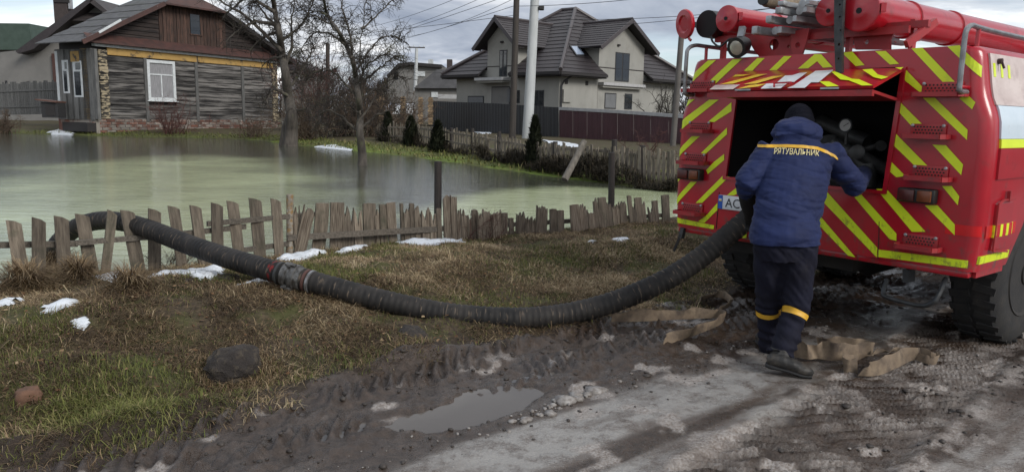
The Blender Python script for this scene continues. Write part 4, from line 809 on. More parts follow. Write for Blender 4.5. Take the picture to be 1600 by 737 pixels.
    # foot steps, left and right
    def step(x, z, w=.27, big=False):
        mb = MB(); sg = 1 if x > 0 else -1; y0 = -.003
        mb.box((x, y0-.006, z+.05), (w*.82, .012, .085), bev=.004)
        poly = [(x-w/2, y0, z), (x-w/2, y0-.07, z), (x-w/2+.02, y0-.11, z), (x+w/2-.02, y0-.11, z), (x+w/2, y0-.07, z), (x+w/2, y0, z)]; mb.prism(poly, (0, 0, .016))
        for a, b in zip(poly, poly[1:]): mb.bar(Vector(a)+Vector((0, 0, .012)), Vector(b)+Vector((0, 0, .012)), .014, .03)
        for i in range(9):
            for k in range(3):
                c = Vector((x-w*.32+w*.64*(i+(.5 if k % 2 else 0))/8.5, y0-.0125, z+.033+k*.02)); mb.cyl(c, c+Vector((0, -.0012, 0)), .0065, 6, mi=1)  # dark discs paint the shade of perforations; the plate is solid
        o = B(mb, 'step', ['red_flat', 'under'])
        for s_ in (-1, 1):
            c = Vector((x+s_*w*.36, y0-.012, z+.082)); B(MB().lathe(c, (0, -1, 0), [(0, .011), (.008, .011), (.012, .006)], 8), 'bolt', 'alu', o)
    for px, py in ((1472, 151), (1450, 216), (1453, 281), (1438, 388)):
        p = LT(px, py); step(p.x, p.z, .31 if py < 160 else .27)
    for px, py in ((1098, 144), (1094, 207), (1087, 256), (1082, 334)):
        p = LT(px, py); step(p.x, p.z, .31 if py < 160 else .27)
    # tail lights
    for px, py in ((1437, 305), (1083, 272)):
        p = LT(px, py); o = B(MB().box((p.x, -.035, p.z), (.24, .07, .095), bev=.012), 'tail_light', 'black')
        B(MB().box((p.x-.055, -.075, p.z), (.105, .02, .075), bev=.008), 'lens', 'lens_red', o); B(MB().box((p.x+.06, -.075, p.z), (.09, .02, .075), bev=.008), 'lens', 'lens_amber', o)
    # licence plate
    p = LT(1123, 303, -.01); p2 = LT(1120, 326, -.01); zc = (p.z+p2.z)/2; x0 = p.x+.005
    o = B(MB().box((x0+.26, -.012, zc), (.52, .008, .115), bev=.003), 'licence_plate', 'plate_white')
    B(MB().box((x0+.021, -.0175, zc), (.042, .003, .112)), 'plate_band', 'plate_blue', o, False); B(MB().box((x0+.021, -.0195, zc+.022), (.026, .002, .010)), 'flag_blue', 'plate_white', o, False); B(MB().box((x0+.021, -.0195, zc+.012), (.026, .002, .010)), 'flag_yellow', 'plate_yellow', o, False)
    text_mesh('AC', .105, M['black'], o, lambda x, y: Vector((x0+.07+x, -.0185, zc-.037+y)), 'plate_letters')
    # roof gear: suction pipe cases with lids
    def tube(x, z, r, y0, y1, cap=True, mt='red', col_=True):
        mb = MB().lathe((x, y0, z), (0, 1, 0), [(0, r*.96), (.004, r), (y1-y0, r), (y1-y0+.004, r*.9)], 28)
        for q in ([.62, 1.35] if col_ else []): mb.lathe((x, y0+q, z), (0, 1, 0), [(0, r), (.004, r+.010), (.035, r+.010), (.039, r)], 28)
        o = B(mb, 'pipe_case', mt)
        if cap:
            c = MB().lathe((x, y0-.03, z), (0, 1, 0), [(-.012, .012), (-.012, r*.45), (-.002, r*.62), (-.004, r*.97), (.0, r*1.08), (.028, r*1.08), (.032, r*.9)], 30); c.cyl((x, y0-.046, z), (x, y0-.040, z), r*.16, 14, mi=1)  # dark disc paints the shaded centre hole; the lid is closed there
            c.bar((x+r*1.08, y0-.02, z+.01), (x+r*1.28, y0-.0, z+.01), .03, .06); B(c, 'case_lid', ['red', 'void'], o)
        return o
    yA = .06
    pA = LT(1106, 38, yA); pB = LT(1139, 30, 0); pC = LT(1299, 18, 0); pD = LT(1347, 18, -.02)
    oA = tube(pA.x, pA.z, .108, yA, 2.1, cap=False); B(MB().lathe((pA.x, yA-.002, pA.z), (0, 1, 0), [(-.012, .112), (.10, .113)], 28), 'case_mouth', 'black', oA)
    B(MB().cyl((pA.x, yA-.016, pA.z), (pA.x, yA-.013, pA.z), .107, 28), 'hollow_shade_disc', 'void', oA)  # black disc paints the shaded inside of the open case
    tube(pB.x, pB.z, .097, .0, 2.1); tube(pC.x, pC.z, .098, .0, 2.1); tube(pD.x, pD.z, .128, -.02, 3.1)
    # the first case's lid, swung open on its hinge
    c = LT(1070, 38, -.02); ax = (TRI @ (CAMP-tw(c)).normalized()); ax = (ax + Vector((-.80, .22, .05))).normalized()
    mb = MB().lathe(c, ax, [(-.02, .118), (.0, .124), (.012, .118), (.016, .075), (.004, .06), (.004, .02)], 30); B(mb, 'case_lid', 'red', oA)
    B(MB().bar(c+Vector((.02, .02, 0)), (pA.x-.10, yA, pA.z), .02, .045), 'lid_hinge', 'darksteel', oA); B(MB().bar(c+Vector((.05, 0, -.118)), c+Vector((.075, 0, -.14)), .015, .02), 'lid_catch', 'red', oA)
    # small work lamp and its cable
    s = LT(1153, 74, -.06); d = (TRI @ (CAMP+Vector((-5.5, 0, -2.6))-tw(s))).normalized()
    o = B(MB().lathe(s-d*.03, d, [(-.10, .02), (-.085, .05), (-.03, .076), (.045, .082), (.055, .082), (.055, .07)], 22), 'work_lamp', 'black'); B(MB().lathe(s+d*.018, d, [(0, .072), (.01, .05), (.014, .02)], 20), 'lamp_glass', 'lamp_glass', o)
    B(MB().loft(catmull([LT(1111, 58, .0), LT(1114, 66, -.02), LT(1124, 73, -.03), LT(1134, 66, -.03), LT(1142, 61, -.02), s+Vector((0, .03, .06))], 8), .009, 6), 'lamp_cable', 'black', o); B(MB().bar(s+Vector((0, .02, .05)), (s.x-.01, .0, s.z+.16), .05, .03), 'lamp_bracket', 'steel', o)
    # bracket plates with round holes, rack beams
    def plate(name, pix, holes, y, th, mt):
        cu = bpy.data.curves.new('p', 'CURVE'); cu.dimensions = '2D'; cu.fill_mode = 'BOTH'; cu.extrude = th/2
        def spl(pts):
            s_ = cu.splines.new('POLY'); s_.points.add(len(pts)-1); s_.use_cyclic_u = True
            for q, (a, b) in zip(s_.points, pts): q.co = (a, b, 0, 1)
        P = [LT(px, py, y) for px, py in pix]; spl([(v.x, v.z) for v in P])
        for hx, hy, r in holes: c = LT(hx, hy, y); spl([(c.x+r*math.cos(2*math.pi*k/18), c.z+r*math.sin(2*math.pi*k/18)) for k in range(18)])
        ob = bpy.data.objects.new('p', cu); COL.objects.link(ob); dg = bpy.context.evaluated_depsgraph_get(); me = bpy.data.meshes.new_from_object(ob.evaluated_get(dg)); bpy.data.objects.remove(ob)
        me.transform(Matrix(((1, 0, 0, 0), (0, 0, 1, y), (0, 1, 0, 0), (0, 0, 0, 1)))); me.name = name; me.materials.clear(); return link(name, me, T, [M[mt]])
    plate('rack_bracket', [(1166, 56), (1240, 56), (1240, 91), (1189, 91), (1180, 80)], [(1210.5, 70, .042), (1233.5, 73, .013)], .12, .02, 'red_flat')
    plate('rack_bracket', [(1236, 50), (1266, 44), (1262, 62), (1252, 92), (1258, 100), (1240, 106), (1238, 80)], [(1247.5, 71, .02)], .05, .02, 'red_flat')
    plate('rack_bracket', [(1330, 42), (1405, 42), (1392, 62), (1392, 78), (1338, 78)], [(1354.5, 66, .018), (1399, 66, .004)], .16, .02, 'red_flat')
    mb = MB(); a = LT(1255, 58, .1); b = LT(1440, 58, .1); mb.bar(a, (.62, .1, a.z), .03, .05); mb.bar((-1.0, .16, 2.262), (.72, .16, 2.262), .04, .045)
    for x in (-.95, -.45, .15, .6): mb.bar((x, .2, 2.09), (x, .2, 2.3), .05, .03)
    B(mb, 'roof_rack', 'red_flat')
    mb = MB(); q = LT(1440, 40, .15); mb.bar(LT(1416, 70, .0), LT(1462, 34, .25), .03, .05); B(mb, 'rack_brace', 'red_flat')
    # aluminium ladder bundle
    for k, (px, py, hh) in enumerate([(1181, 48, .05), (1203, 31, .045), (1218, 17, .04), (1222, 6, .03)]):
        p = LT(px, py, -.16); o = MB(); e = p+Vector((.03+.02*k, 1.9, .03-.02*k)); o.bar(p, e, .045, hh*1.15)
        o.loft([p+Vector((.10, .10, .0)), p+Vector((.115, 1.2, 0))], .030, 10); o.bar(p+Vector((.19, .02, -.005)), e+Vector((.19, 0, 0)), .03, hh*.9)
        for r_ in range(5): o.cyl(p+Vector((0, .22+r_*.33, 0)), p+Vector((.19, .22+r_*.33, 0)), .014, 8)
        o.box(p+Vector((.01, -.01, 0)), (.05, .05, hh*1.15), bev=.006); B(o, 'ladder_section', 'alu', ang=30)
    for px, py in ((1252, 26), ): p = LT(px, py, .1); B(MB().lathe(p, (0, 1, 0), [(-.03, .03), (-.03, .036), (.03, .036), (.03, .03)], 14), 'ladder_clamp', 'steel')
    # wrapped roll above the ladder, with red strap
    p = LT(1192, 0, -.12); o = B(MB().loft([p, p+Vector((.0, .05, .0)), p+Vector((.03, 2.5, .0))], [.035, .05, .05], 14), 'wrapped_roll', 'canvas'); B(MB().lathe(p+Vector((.0, .16, 0)), (0, 1, 0), [(-.02, .04), (-.02, .056), (.03, .056), (.03, .04)], 16), 'strap', 'red', o); B(MB().cyl(p+Vector((0, -.01, 0)), p+Vector((0, .03, 0)), .04, 14), 'roll_end', 'black', o)
    mb = MB(); mb.bar((.30, .3, 2.46), (.30, 3, 2.46), .12, .05); mb.bar((-.02, .3, 2.50), (-.02, 3, 2.50), .05, .05); B(mb, 'rack_beam', 'rust')
    # dark perforated strut hanging from the roof gear
    a = LT(1312, -12, -.10); b = LT(1312, 116, -.10); plate('hanging_strut', [(1305, -30), (1321, -30), (1317, 60), (1317, 113), (1313, 118), (1307, 115), (1305, 60)], [(1314, 27, .007), (1313, 70, .010), (1312, 92, .007), (1315, 48, .006), (1314, 8, .007)], -.10, .03, 'darksteel')
    # grab rails
    for sg in (1, -1):
        x = 1.065*sg; P = catmull([(x, -.02, 1.80), (x, -.12, 1.805), (x, -.135, 1.86), (x, -.135, 2.1), (x, -.12, 2.17), (x*.995, -.04, 2.205), (x*.985, .1, 2.205), (x*.98, .5, 2.20), (x*.975, 1.4, 2.20), (x*.975, 2.9, 2.2)], 6)
        o = B(MB().loft(P, .0165, 10), 'grab_rail', 'steel'); 
        for y in (.10, 1.4): B(MB().cyl((x*.985, y, 2.06), (x*.985, y, 2.205), .014, 8), 'rail_post', 'red', o)
        B(MB().cyl((x, -.13, 1.83), (x+.0, .0, 1.83), .012, 8), 'rail_stay', 'red', o)
    # pump and gauge inside the compartment
    p = LT(1322, 196, .22); gg = B(MB().lathe(p, (0, -1, 0), [(-.03, .045), (.0, .052), (.012, .052), (.012, .046)], 24), 'pressure_gauge', 'darksteel'); B(MB().cyl(p+Vector((0, -.0122, 0)), p+Vector((0, -.0145, 0)), .042, 24), 'gauge_dial', 'gold', gg); B(MB().bar(p+Vector((-.012, -.0165, -.008)), p+Vector((.028, -.0165, .018)), .005, .003), 'needle', 'black', gg)
    mb = MB(); mb.cyl(p+Vector((0, .02, -.04)), p+Vector((0, .02, -.14)), .012, 8); a = LT(1303, 222, .3); b = LT(1334, 240, .3); mb.loft([a, b, LT(1352, 262, .3)], [.05, .055, .05], 12); mb.loft([LT(1338, 236, .25), LT(1372, 228, .35)], .022, 10); mb.loft([LT(1345, 242, .24), LT(1392, 270, .40)], [.04, .05], 12)
    mb.lathe(LT(1340, 238, .22), (.3, -1, .1), [(-.05, .03), (-.02, .055), (.02, .055), (.03, .03)], 14); mb.loft([LT(1360, 250, .3), LT(1358, 292, .3)], .05, 12); mb.loft([(-.45, .5, 1.15), (-.45, .5, 1.5), (-.2, .55, 1.6), (.2, .5, 1.45)], .06, 12); mb.lathe((-.1, .6, 1.3), (0, -1, 0), [(-.1, .2), (.1, .2), (.14, .1)], 20); mb.lathe(LT(1376, 228, .3), (.6, -.6, .2), [(-.008, .04), (.008, .04)], 14); B(mb, 'pump', 'pump')
    # undercarriage
    mb = MB()
    for x in (-.42, .42): mb.box((x, 2.6, .82), (.09, 5.0, .20))
    mb.box((0, .25, .80), (1.1, .12, .24)); mb.box((0, 1.1, .62), (1.5, .2, .2)); mb.loft([(-.75, 1.13, .52), (-.25, 1.13, .52), (0, 1.13, .52), (.25, 1.13, .52), (.75, 1.13, .52)], [.09, .1, .22, .1, .09], 14); mb.box((-.72, .5, .66), (.55, .5, .34)); mb.box((-.05, .6, .60), (.5, .3, .3)); mb.box((.75, 2.4, .68), (.45, .9, .45)); mb.box((-.75, 2.4, .68), (.45, .9, .45)); B(mb, 'chassis', 'under')
    mb = MB(); pts = [LT(1386, 436, .08), LT(1380, 457, .02), LT(1388, 465, .0), LT(1436, 477, .0), LT(1456, 473, .0), LT(1466, 462, .02), LT(1478, 434, .1)]; mb.loft(catmull(pts, 6), .016, 8); mb.bar(LT(1420, 420, .1), LT(1420, 440, .1), .1, .04); B(mb, 'tow_bar', 'darksteel')
    mb = MB(); mb.bar(LT(1068, 356, .02), LT(1064, 372, -.0), .05, .03); mb.bar(LT(1064, 366, .0), LT(1053, 392, -.02), .02, .02); B(mb, 'hanging_hook', 'black')
    def wheel(x, y, sg, inner=False):
        r = .555; zc = .53; o_ = Vector((x, y, zc)); ax = Vector((sg, 0, 0))
        prof = [(-.16, .30), (-.165, .40), (-.155, .49), (-.12, r-.022), (.12, r-.022), (.155, .49), (.165, .40), (.16, .30)]
        mb = MB().lathe(o_, ax, prof, 48)
        for k in range(30):
            for s_ in (-1, 1):
                an = 2*math.pi*(k+(.5 if s_ > 0 else 0))/30; dr = Vector((0, math.cos(an), math.sin(an))); tg = Vector((0, -math.sin(an), math.cos(an)))
                a = o_+ax*(s_*.012)+dr*(r-.012); b = o_+ax*(s_*.15)+dr*(r-.03)+tg*.03; mb.bar(a, b, .055, .016, up=dr)
        o = B(mb, 'wheel', 'tyre', ang=40)
        rm = MB().lathe(o_, ax, [(.05, .03), (.05, .14), (.03, .15), (.03, .23), (.06, .275), (.150, .285), (.165, .305), (.17, .32), (.155, .33)], 40)
        rm.lathe(o_, ax, [(.05, .12), (.12, .115), (.14, .09), (.17, .085), (.18, .05)], 20); B(rm, 'rim', 'under', o, ang=35)
        for k in range(8):
            an = 2*math.pi*k/8; c = o_+ax*.045+Vector((0, math.cos(an), math.sin(an)))*.185; B(MB().lathe(c, ax, [(-.02, .025), (.025, .022), (.03, .012)], 8), 'wheel_nut', 'tyre', o)
        return o
    for sg in (1, -1):
        wheel(sg*1.0, 1.13, sg); wheel(sg*.98, 2.5, sg); wheel(sg*.98, 4.9, sg)
    # fenders, front of the body and the cab
    mb = MB(); mb.box((0, 3.8, 1.55), (2.2, .8, 1.2), bev=.05); B(mb, 'locker', 'red')
    mb = MB(); mb.box((0, 4.7, 1.55), (2.1, 1.2, 1.25), bev=.09); mb.box((0, 5.8, 1.25), (1.3, 1.1, .7), bev=.09); mb.box((0, 5.6, .95), (2.3, 1.3, .2), bev=.06); B(mb, 'cab', 'red')
    for sg in (1, -1): B(MB().box((sg*1.052, 4.7, 1.85), (.02, .8, .45), bev=.008), 'window', 'glass')
    B(MB().box((0, 5.3, 1.85), (1.8, .03, .45), bev=.008), 'windscreen', 'glass')
def text_mesh(body, size, mt, parent, fn, name, sub=0, shear=0, off=0):
    cu = bpy.data.curves.new('t', 'FONT'); cu.body = body; cu.size = size; cu.resolution_u = 3; cu.shear = shear; cu.offset = off
    ob = bpy.data.objects.new('t', cu); COL.objects.link(ob); dg = bpy.context.evaluated_depsgraph_get(); me = bpy.data.meshes.new_from_object(ob.evaluated_get(dg)); bpy.data.objects.remove(ob)
    me.name = name; me.materials.clear()
    if sub:
        bm = bmesh.new(); bm.from_mesh(me); bmesh.ops.triangulate(bm, faces=list(bm.faces))
        for _ in range(sub): bmesh.ops.subdivide_edges(bm, edges=[e for e in bm.edges if e.calc_length() > .012], cuts=1)
        bm.to_mesh(me); bm.free()
    o_ = org(parent)
    for v in me.vertices: v.co = fn(v.co.x, v.co.y)-o_
    me.update(); return link(name, me, parent, [mt])
fire_truck()
# ------------------------------------------------------------------ the firefighter bending to the hatch
def remeshed(mb, name, mt, parent, voxel, smooth=2, fold=None):
    me = mb.mesh('tmp'); bm = bmesh.new(); bm.from_mesh(me); bmesh.ops.recalc_face_normals(bm, faces=list(bm.faces)); bm.to_mesh(me); bm.free()
    ob = bpy.data.objects.new('tmp', me); COL.objects.link(ob); md = ob.modifiers.new('r', 'REMESH'); md.mode = 'VOXEL'; md.voxel_size = voxel
    if smooth: sm = ob.modifiers.new('s', 'SMOOTH'); sm.factor = .5; sm.iterations = smooth
    dg = bpy.context.evaluated_depsgraph_get(); out = bpy.data.meshes.new_from_object(ob.evaluated_get(dg)); bpy.data.objects.remove(ob)
    if fold:
        n = len(out.vertices); co = np.empty(n*3, np.float32); no = np.empty(n*3, np.float32); out.vertices.foreach_get('co', co); out.vertices.foreach_get('normal', no)
        co = co.reshape(-1, 3); no = no.reshape(-1, 3); co = co+no*fold(co)[:, None]; out.vertices.foreach_set('co', co.astype(np.float32).ravel())
    out.name = name; o_ = org(parent) if parent is not None else Vector((0, 0, 0)); out.transform(Matrix.Translation(-o_)); out.materials.clear()
    o = link(name, out, parent, [mt]); shade(out, 180); return o
def firefighter():
    base = G(1232, 575, 0.0); base.z = float(gz(base.x, base.y))
    t = thing('person', base, 'firefighter in blue jacket and dark hat bending into the open truck hatch, seen from behind', 'person')
    pel = D(1226, 372, 4.86); wa = D(1230, 330, 4.93); ch = D(1243, 262, 5.08); nk = D(1247, 218, 5.18); hd = D(1248, 191, 5.30)
    S_ = {-1: D(1197, 240, 5.10), 1: D(1298, 241, 5.10)}; E_ = {-1: D(1165, 288, 5.02), 1: D(1335, 288, 5.16)}; H_ = {-1: D(1172, 336, 5.32), 1: D(1352, 268, 5.62)}
    HP = {-1: D(1203, 385, 4.88), 1: D(1250, 386, 4.84)}; KN = {-1: D(1201, 480, 5.03), 1: D(1243, 486, 4.86)}; AN = {-1: D(1204, 548, 5.20), 1: D(1219, 556, 4.74)}
    side = Vector((1, .05, 0)).normalized()
    # body under the clothes: torso, limbs, neck, head with face and ears, hands with fingers - one skin
    mb = MB(); mb.loft([pel-Vector((0, 0, .1)), pel, wa, ch, nk-Vector((0, 0, .02)), nk+Vector((0, .03, .05))], [(.13, .09), (.16, .11), (.14, .10), (.17, .11), (.08, .07), (.055, .055)], 16, ref=side)
    look = (hd-nk); look = Vector((0.05, .9, -.35)).normalized(); hu = Vector((0, .38, .92)).normalized(); hs = look.cross(hu).normalized()
    mb.loft([hd-hu*.125+look*.02, hd-hu*.10+look*.015, hd-hu*.05, hd, hd+hu*.06, hd+hu*.10, hd+hu*.118], [(.03, .04), (.055, .068), (.070, .088), (.076, .096), (.072, .092), (.045, .06), (.012, .02)], 18, ref=hs)
    mb.cyl(nk-Vector((0, .02, .02)), hd-hu*.06, .056, 14)
    mb.loft([hd+look*.092-hu*.02, hd+look*.112-hu*.035, hd+look*.098-hu*.05], [.010, .016, .012], 8); mb.loft([hd+look*.085-hu*.075-hs*.02, hd+look*.085-hu*.075+hs*.02], .010, 8); mb.loft([hd+look*.075-hu*.105-hs*.012, hd+look*.075-hu*.105+hs*.012], .02, 8)
    for s in (-1, 1): mb.loft([hd+hs*s*.076-hu*.035, hd+hs*s*.085-hu*.012, hd+hs*s*.084+hu*.015], [.010, .016, .012], 8); mb.loft([hd+hs*s*.030+look*.086+hu*.012, hd+hs*s*.034+look*.087+hu*.012], .011, 8)
    fingers = []
    for s in (-1, 1):
        mb.loft([S_[s], S_[s].lerp(E_[s], .5), E_[s]], [.055, .05, .042], 12); f = (H_[s]-E_[s]).normalized(); mb.loft([E_[s], E_[s].lerp(H_[s], .4), H_[s]], [.042, .038, .027], 12)
        mb.loft([HP[s], HP[s].lerp(KN[s], .5), KN[s]], [.085, .075, .055], 12); mb.loft([KN[s], KN[s].lerp(AN[s], .35), AN[s]], [.055, .052, .036], 12)
        mb.loft([AN[s]+Vector((0, 0, .03)), AN[s]-Vector((0, 0, .02))], .035, 10)
        wv = f.cross(Vector((0, 0, 1))).normalized(); nv = wv.cross(f).normalized(); palm = H_[s]
        mb.loft([palm, palm+f*.04, palm+f*.085], [(.026, .016), (.040, .016), (.040, .014)], 12, ref=wv)
        for k, (off, ln) in enumerate(((-.030, .062), (-.010, .074), (.011, .069), (.030, .053))):
            a = palm+f*.082+wv*off; b = a+f*ln*.5-nv*.006; c = b+(f*.75-nv*.65).normalized()*ln*.42; d = c+(f*.3-nv*.95).normalized()*ln*.33; mb.loft([a-f*.01, b, c, d], [.0095, .009, .0082, .007], 8)
        a = palm+f*.022-wv*s*.028; b = a-wv*s*.030+f*.030-nv*.008; c = b+f*.030-wv*s*.006-nv*.012; mb.loft([a, b, c], [.013, .011, .008], 8)
    remeshed(mb, 'body', M['skin'], t, .0065, 1)
    # gloves on both hands (the black forearm cuff of the left one shows)
    for s in (-1, 1):
        f = (H_[s]-E_[s]).normalized(); wv = f.cross(Vector((0, 0, 1))).normalized(); nv = wv.cross(f).normalized(); palm = H_[s]; g = MB()
        st = E_[s].lerp(H_[s], .22 if s < 0 else .75)
        g.loft([st, st.lerp(palm, .5), palm, palm+f*.045, palm+f*.092], [(.058, .060), (.056, .056), (.042, .034), (.048, .024), (.046, .020)], 16, ref=wv)
        for k, (off, ln) in enumerate(((-.032, .066), (-.011, .078), (.012, .073), (.033, .057))):
            a = palm+f*.080+wv*off; b = a+f*ln*.5-nv*.006; c = b+(f*.75-nv*.65).normalized()*ln*.42; d = c+(f*.3-nv*.95).normalized()*ln*.36; g.loft([a-f*.01, b, c, d], [.0125, .012, .011, .0095], 8)
        a = palm+f*.018-wv*s*.028; b = a-wv*s*.032+f*.030-nv*.008; c = b+f*.034-wv*s*.006-nv*.012; g.loft([a, b, c], [.016, .0145, .011], 8)
        remeshed(g, 'glove', M['glove'], t, .0065, 1)
    # jacket: torso to the hips, sleeves, collar, hood lying on the shoulders
    j = MB(); up = Vector((0, 0, 1)); hem = pel+Vector((0, -.005, -.02))
    j.loft([hem-Vector((0, 0, .018)), hem, pel.lerp(wa, .45), wa, wa.lerp(ch, .5), ch, ch.lerp(nk, .42), ch.lerp(nk, .72), nk+Vector((0, .01, -.01)), nk+Vector((0, .03, .04))],
           [(.225, .165), (.228, .168), (.222, .165), (.215, .165), (.222, .168), (.232, .165), (.225, .15), (.185, .125), (.125, .105), (.09, .08)], 28, ref=side)
    for s in (-1, 1):
        m1 = S_[s].lerp(E_[s], .5); end = E_[s].lerp(H_[s], .30 if s < 0 else .78); j.loft([S_[s].lerp(ch, .30), S_[s], m1, E_[s], E_[s].lerp(end, .5), end], [.095, .093, .082, .080, .074 if s > 0 else .066, .066 if s > 0 else .056], 18); j.loft([E_[s]-Vector((0, 0, .015)), E_[s]+Vector((0, .01, .01))], [.070, .074], 14)
    hc = D(1245, 208, 5.12)
    j.loft([hc+side*-.150+Vector((0, .045, -.015)), hc+side*-.125+Vector((0, .015, .0)), hc+side*-.06+Vector((0, -.02, .005)), hc+Vector((0, -.032, .004)), hc+side*.06+Vector((0, -.02, .005)), hc+side*.125+Vector((0, .015, 0)), hc+side*.160+Vector((0, .05, -.022))], [.036, .060, .072, .076, .072, .060, .034], 16)
    j.loft([hc+Vector((0, -.055, -.07)), hc+Vector((0, -.045, -.03)), hc+Vector((0, .01, .045)), hc+Vector((0, .05, .05))], [(.11, .03), (.165, .055), (.15, .06), (.12, .06)], 18, ref=side)
    cen = (pel+ch)/2; bx, by, bz = base.x, base.y, base.z
    def fold(co):
        x, y, z = co[:, 0], co[:, 1], co[:, 2]; q = z+(fbm(x, z, 3, 2, 5)-.5)*.16
        quilt = -np.abs(np.sin(q*math.pi/.118))**.5*-.010; w = (fbm(x*1.6+y*1.2, z*3.0, 4.5, 4, 8)-.5)*.026-.055*np.clip(.085-np.abs(fbm(x*1.3+z*.9, z*2.2-x*.5+y, 3.6, 3, 28)-.5), 0, 1)
        # creases radiating at the waist and elbows
        cr = (fbm(x*2+z*5, y*3-z*6, 4.0, 3, 19)-.5)*.026*np.exp(-((z-(wa.z+.03))/.14)**2)
        return quilt-.008+w+cr
    jk = remeshed(j, 'jacket', M['navy'], t, .007, 2, fold)
    # trousers
    p = MB(); p.loft([pel+Vector((0, 0, .03)), pel-Vector((0, 0, .06)), (HP[-1]+HP[1])/2-Vector((0, 0, .09))], [(.205, .145), (.21, .15), (.17, .13)], 24, ref=side)
    for s in (-1, 1):
        k, a = KN[s], AN[s]; p.loft([HP[s]+Vector((0, 0, .02)), HP[s].lerp(k, .35), HP[s].lerp(k, .75), k, k.lerp(a, .3), k.lerp(a, .65), a+Vector((0, 0, .005))], [(.118, .125), (.112, .115), (.098, .10), (.090, .094), (.086, .090), (.083, .086), (.082, .085)], 20, ref=side)
    def foldt(co):
        x, y, z = co[:, 0], co[:, 1], co[:, 2]; w = (fbm(x*2+z*1.2, z*2.8+x*2.5, 4.2, 4, 31)-.5)*.036
        cr = (np.sin((z+x*.35+(fbm(x, z, 5, 2, 3)-.5)*.12)*2*math.pi/.075)*.5+.5)*.014*(np.exp(-((z-(bz+.13))/.10)**2)+.6*np.exp(-((z-(KN[1].z-.02))/.09)**2))
        return w+cr-.006
    tr_ = remeshed(p, 'trousers', M['trousers'], t, .0085, 2, foldt)
    # bands below the knees: rings taken from the trousers' own surface
    from mathutils.bvhtree import BVHTree
    def bvh(o):
        me = o.data; return BVHTree.FromPolygons([v.co for v in me.vertices], [list(p_.vertices) for p_ in me.polygons])
    o_ = org(t); bt = bvh(tr_)
    for s in (-1, 1):
        ax = (AN[s]-KN[s]).normalized(); c = KN[s].lerp(AN[s], .06 if s > 0 else .05)-o_; u = ax.cross(Vector((0, 1, 0))).normalized(); v = ax.cross(u); n = 40; V = []
        for h in (-.019, 0, .019):
            for k in range(n):
                d = u*math.cos(2*math.pi*k/n)+v*math.sin(2*math.pi*k/n); st = c+ax*(h+.01*math.sin(2*math.pi*k/n)*s); hit = bt.ray_cast(st, d, .16); r = hit[3] if hit[0] is not None else .09; r = min(r, .118); V.append(st+d*(r+.004)+o_)
        MB().add(V, [(i*n+k, i*n+(k+1) % n, (i+1)*n+(k+1) % n, (i+1)*n+k) for i in range(2) for k in range(n)]).build('trouser_band', M['band'], t, True, 180, fix=False)
    # yoke band and lettering, laid on the jacket's back along the view direction
    bj = bvh(jk)
    def onto(px, py, lift=.004):
        d = ray(px, py).normalized(); st = CAMP-o_; hit = bj.ray_cast(st, d)
        if hit[0] is None: return D(px, py, 5.0)
        return hit[0]+o_+hit[1]*lift*(1 if hit[1].dot(d) < 0 else -1)
    P = [(1184, 228), (1205, 229), (1230, 228.5), (1255, 229.5), (1276, 232), (1292, 238), (1305, 245), (1309, 249)]
    px = np.interp(np.linspace(0, 1, 60), np.linspace(0, 1, len(P)), [q[0] for q in P]); py = np.interp(np.linspace(0, 1, 60), np.linspace(0, 1, len(P)), [q[1] for q in P])
    V = []
    for i in range(60):
        hgt = 2.3 if i < 52 else 2.3*(60-i)/8+.3
        for k in (-1, 0, 1): V.append(onto(px[i], py[i]+k*hgt, .0045))
    MB().add(V, [(i*3+k, i*3+k+1, (i+1)*3+k+1, (i+1)*3+k) for i in range(59) for k in range(2)]).build('yoke_band', M['band'], t, True, 180, fix=False)
    W_ = 70.5; probe = text_mesh('РЯТУВАЛЬНИК', 1, M['letter'], t, lambda x, y: Vector((x, y, 0)), 'probe'); xm = max(v.co.x+o_.x for v in probe.data.vertices); bpy.data.objects.remove(probe)
    def lay(x, y):
        u = x/xm; return onto(1208.5+u*W_, 240.2+u*3.6-y*12.6+(u-.5)**2*3, .0045)
    text_mesh('РЯТУВАЛЬНИК', 1, M['letter'], t, lay, 'back_lettering', 0, .12, .012)
    # knitted hat
    h = MB(); h.loft([hd-hu*.035-look*.01, hd-hu*.02-look*.008, hd+hu*.03-look*.006, hd+hu*.075-look*.008, hd+hu*.108-look*.01, hd+hu*.128-look*.01], [(.094, .108), (.096, .111), (.095, .110), (.083, .098), (.055, .066), (.018, .02)], 24, ref=hs)
    h.loft([hd-hu*.085-look*.012, hd-hu*.075-look*.012, hd-hu*.0-look*.01, hd+hu*.005-look*.01], [(.092, .106), (.101, .115), (.101, .115), (.094, .108)], 24, ref=hs)
    remeshed(h, 'knitted_hat', M['knit'], t, .007, 2)
    # boots
    def boot(toe, heel, an):
        d = (toe-heel).normalized(); u = Vector((0, 0, 1)); u = (u-d*u.dot(d)).normalized(); w = d.cross(u); b = MB(); L = (toe-heel).length
        b.loft([heel-d*.012+u*.045, heel+d*.01+u*.05, heel+d*L*.3+u*.055, heel+d*L*.55+u*.05, heel+d*L*.8+u*.042, heel+d*L*.95+u*.036, toe+d*.01+u*.03], [(.026, .028), (.038, .044), (.042, .050), (.047, .045), (.050, .036), (.040, .028), (.015, .015)], 18, ref=w)
        b.loft([an+Vector((0, 0, .06)), an, heel+d*.075+u*.07], [(.062, .066), (.060, .066), (.050, .060)], 16, ref=w)
        remeshed(b, 'boot', M['boot'], t, .0065, 1, lambda co: (fbm(co[:, 0]*2, co[:, 2]*3+co[:, 1], 9, 3, 5)-.5)*.012)
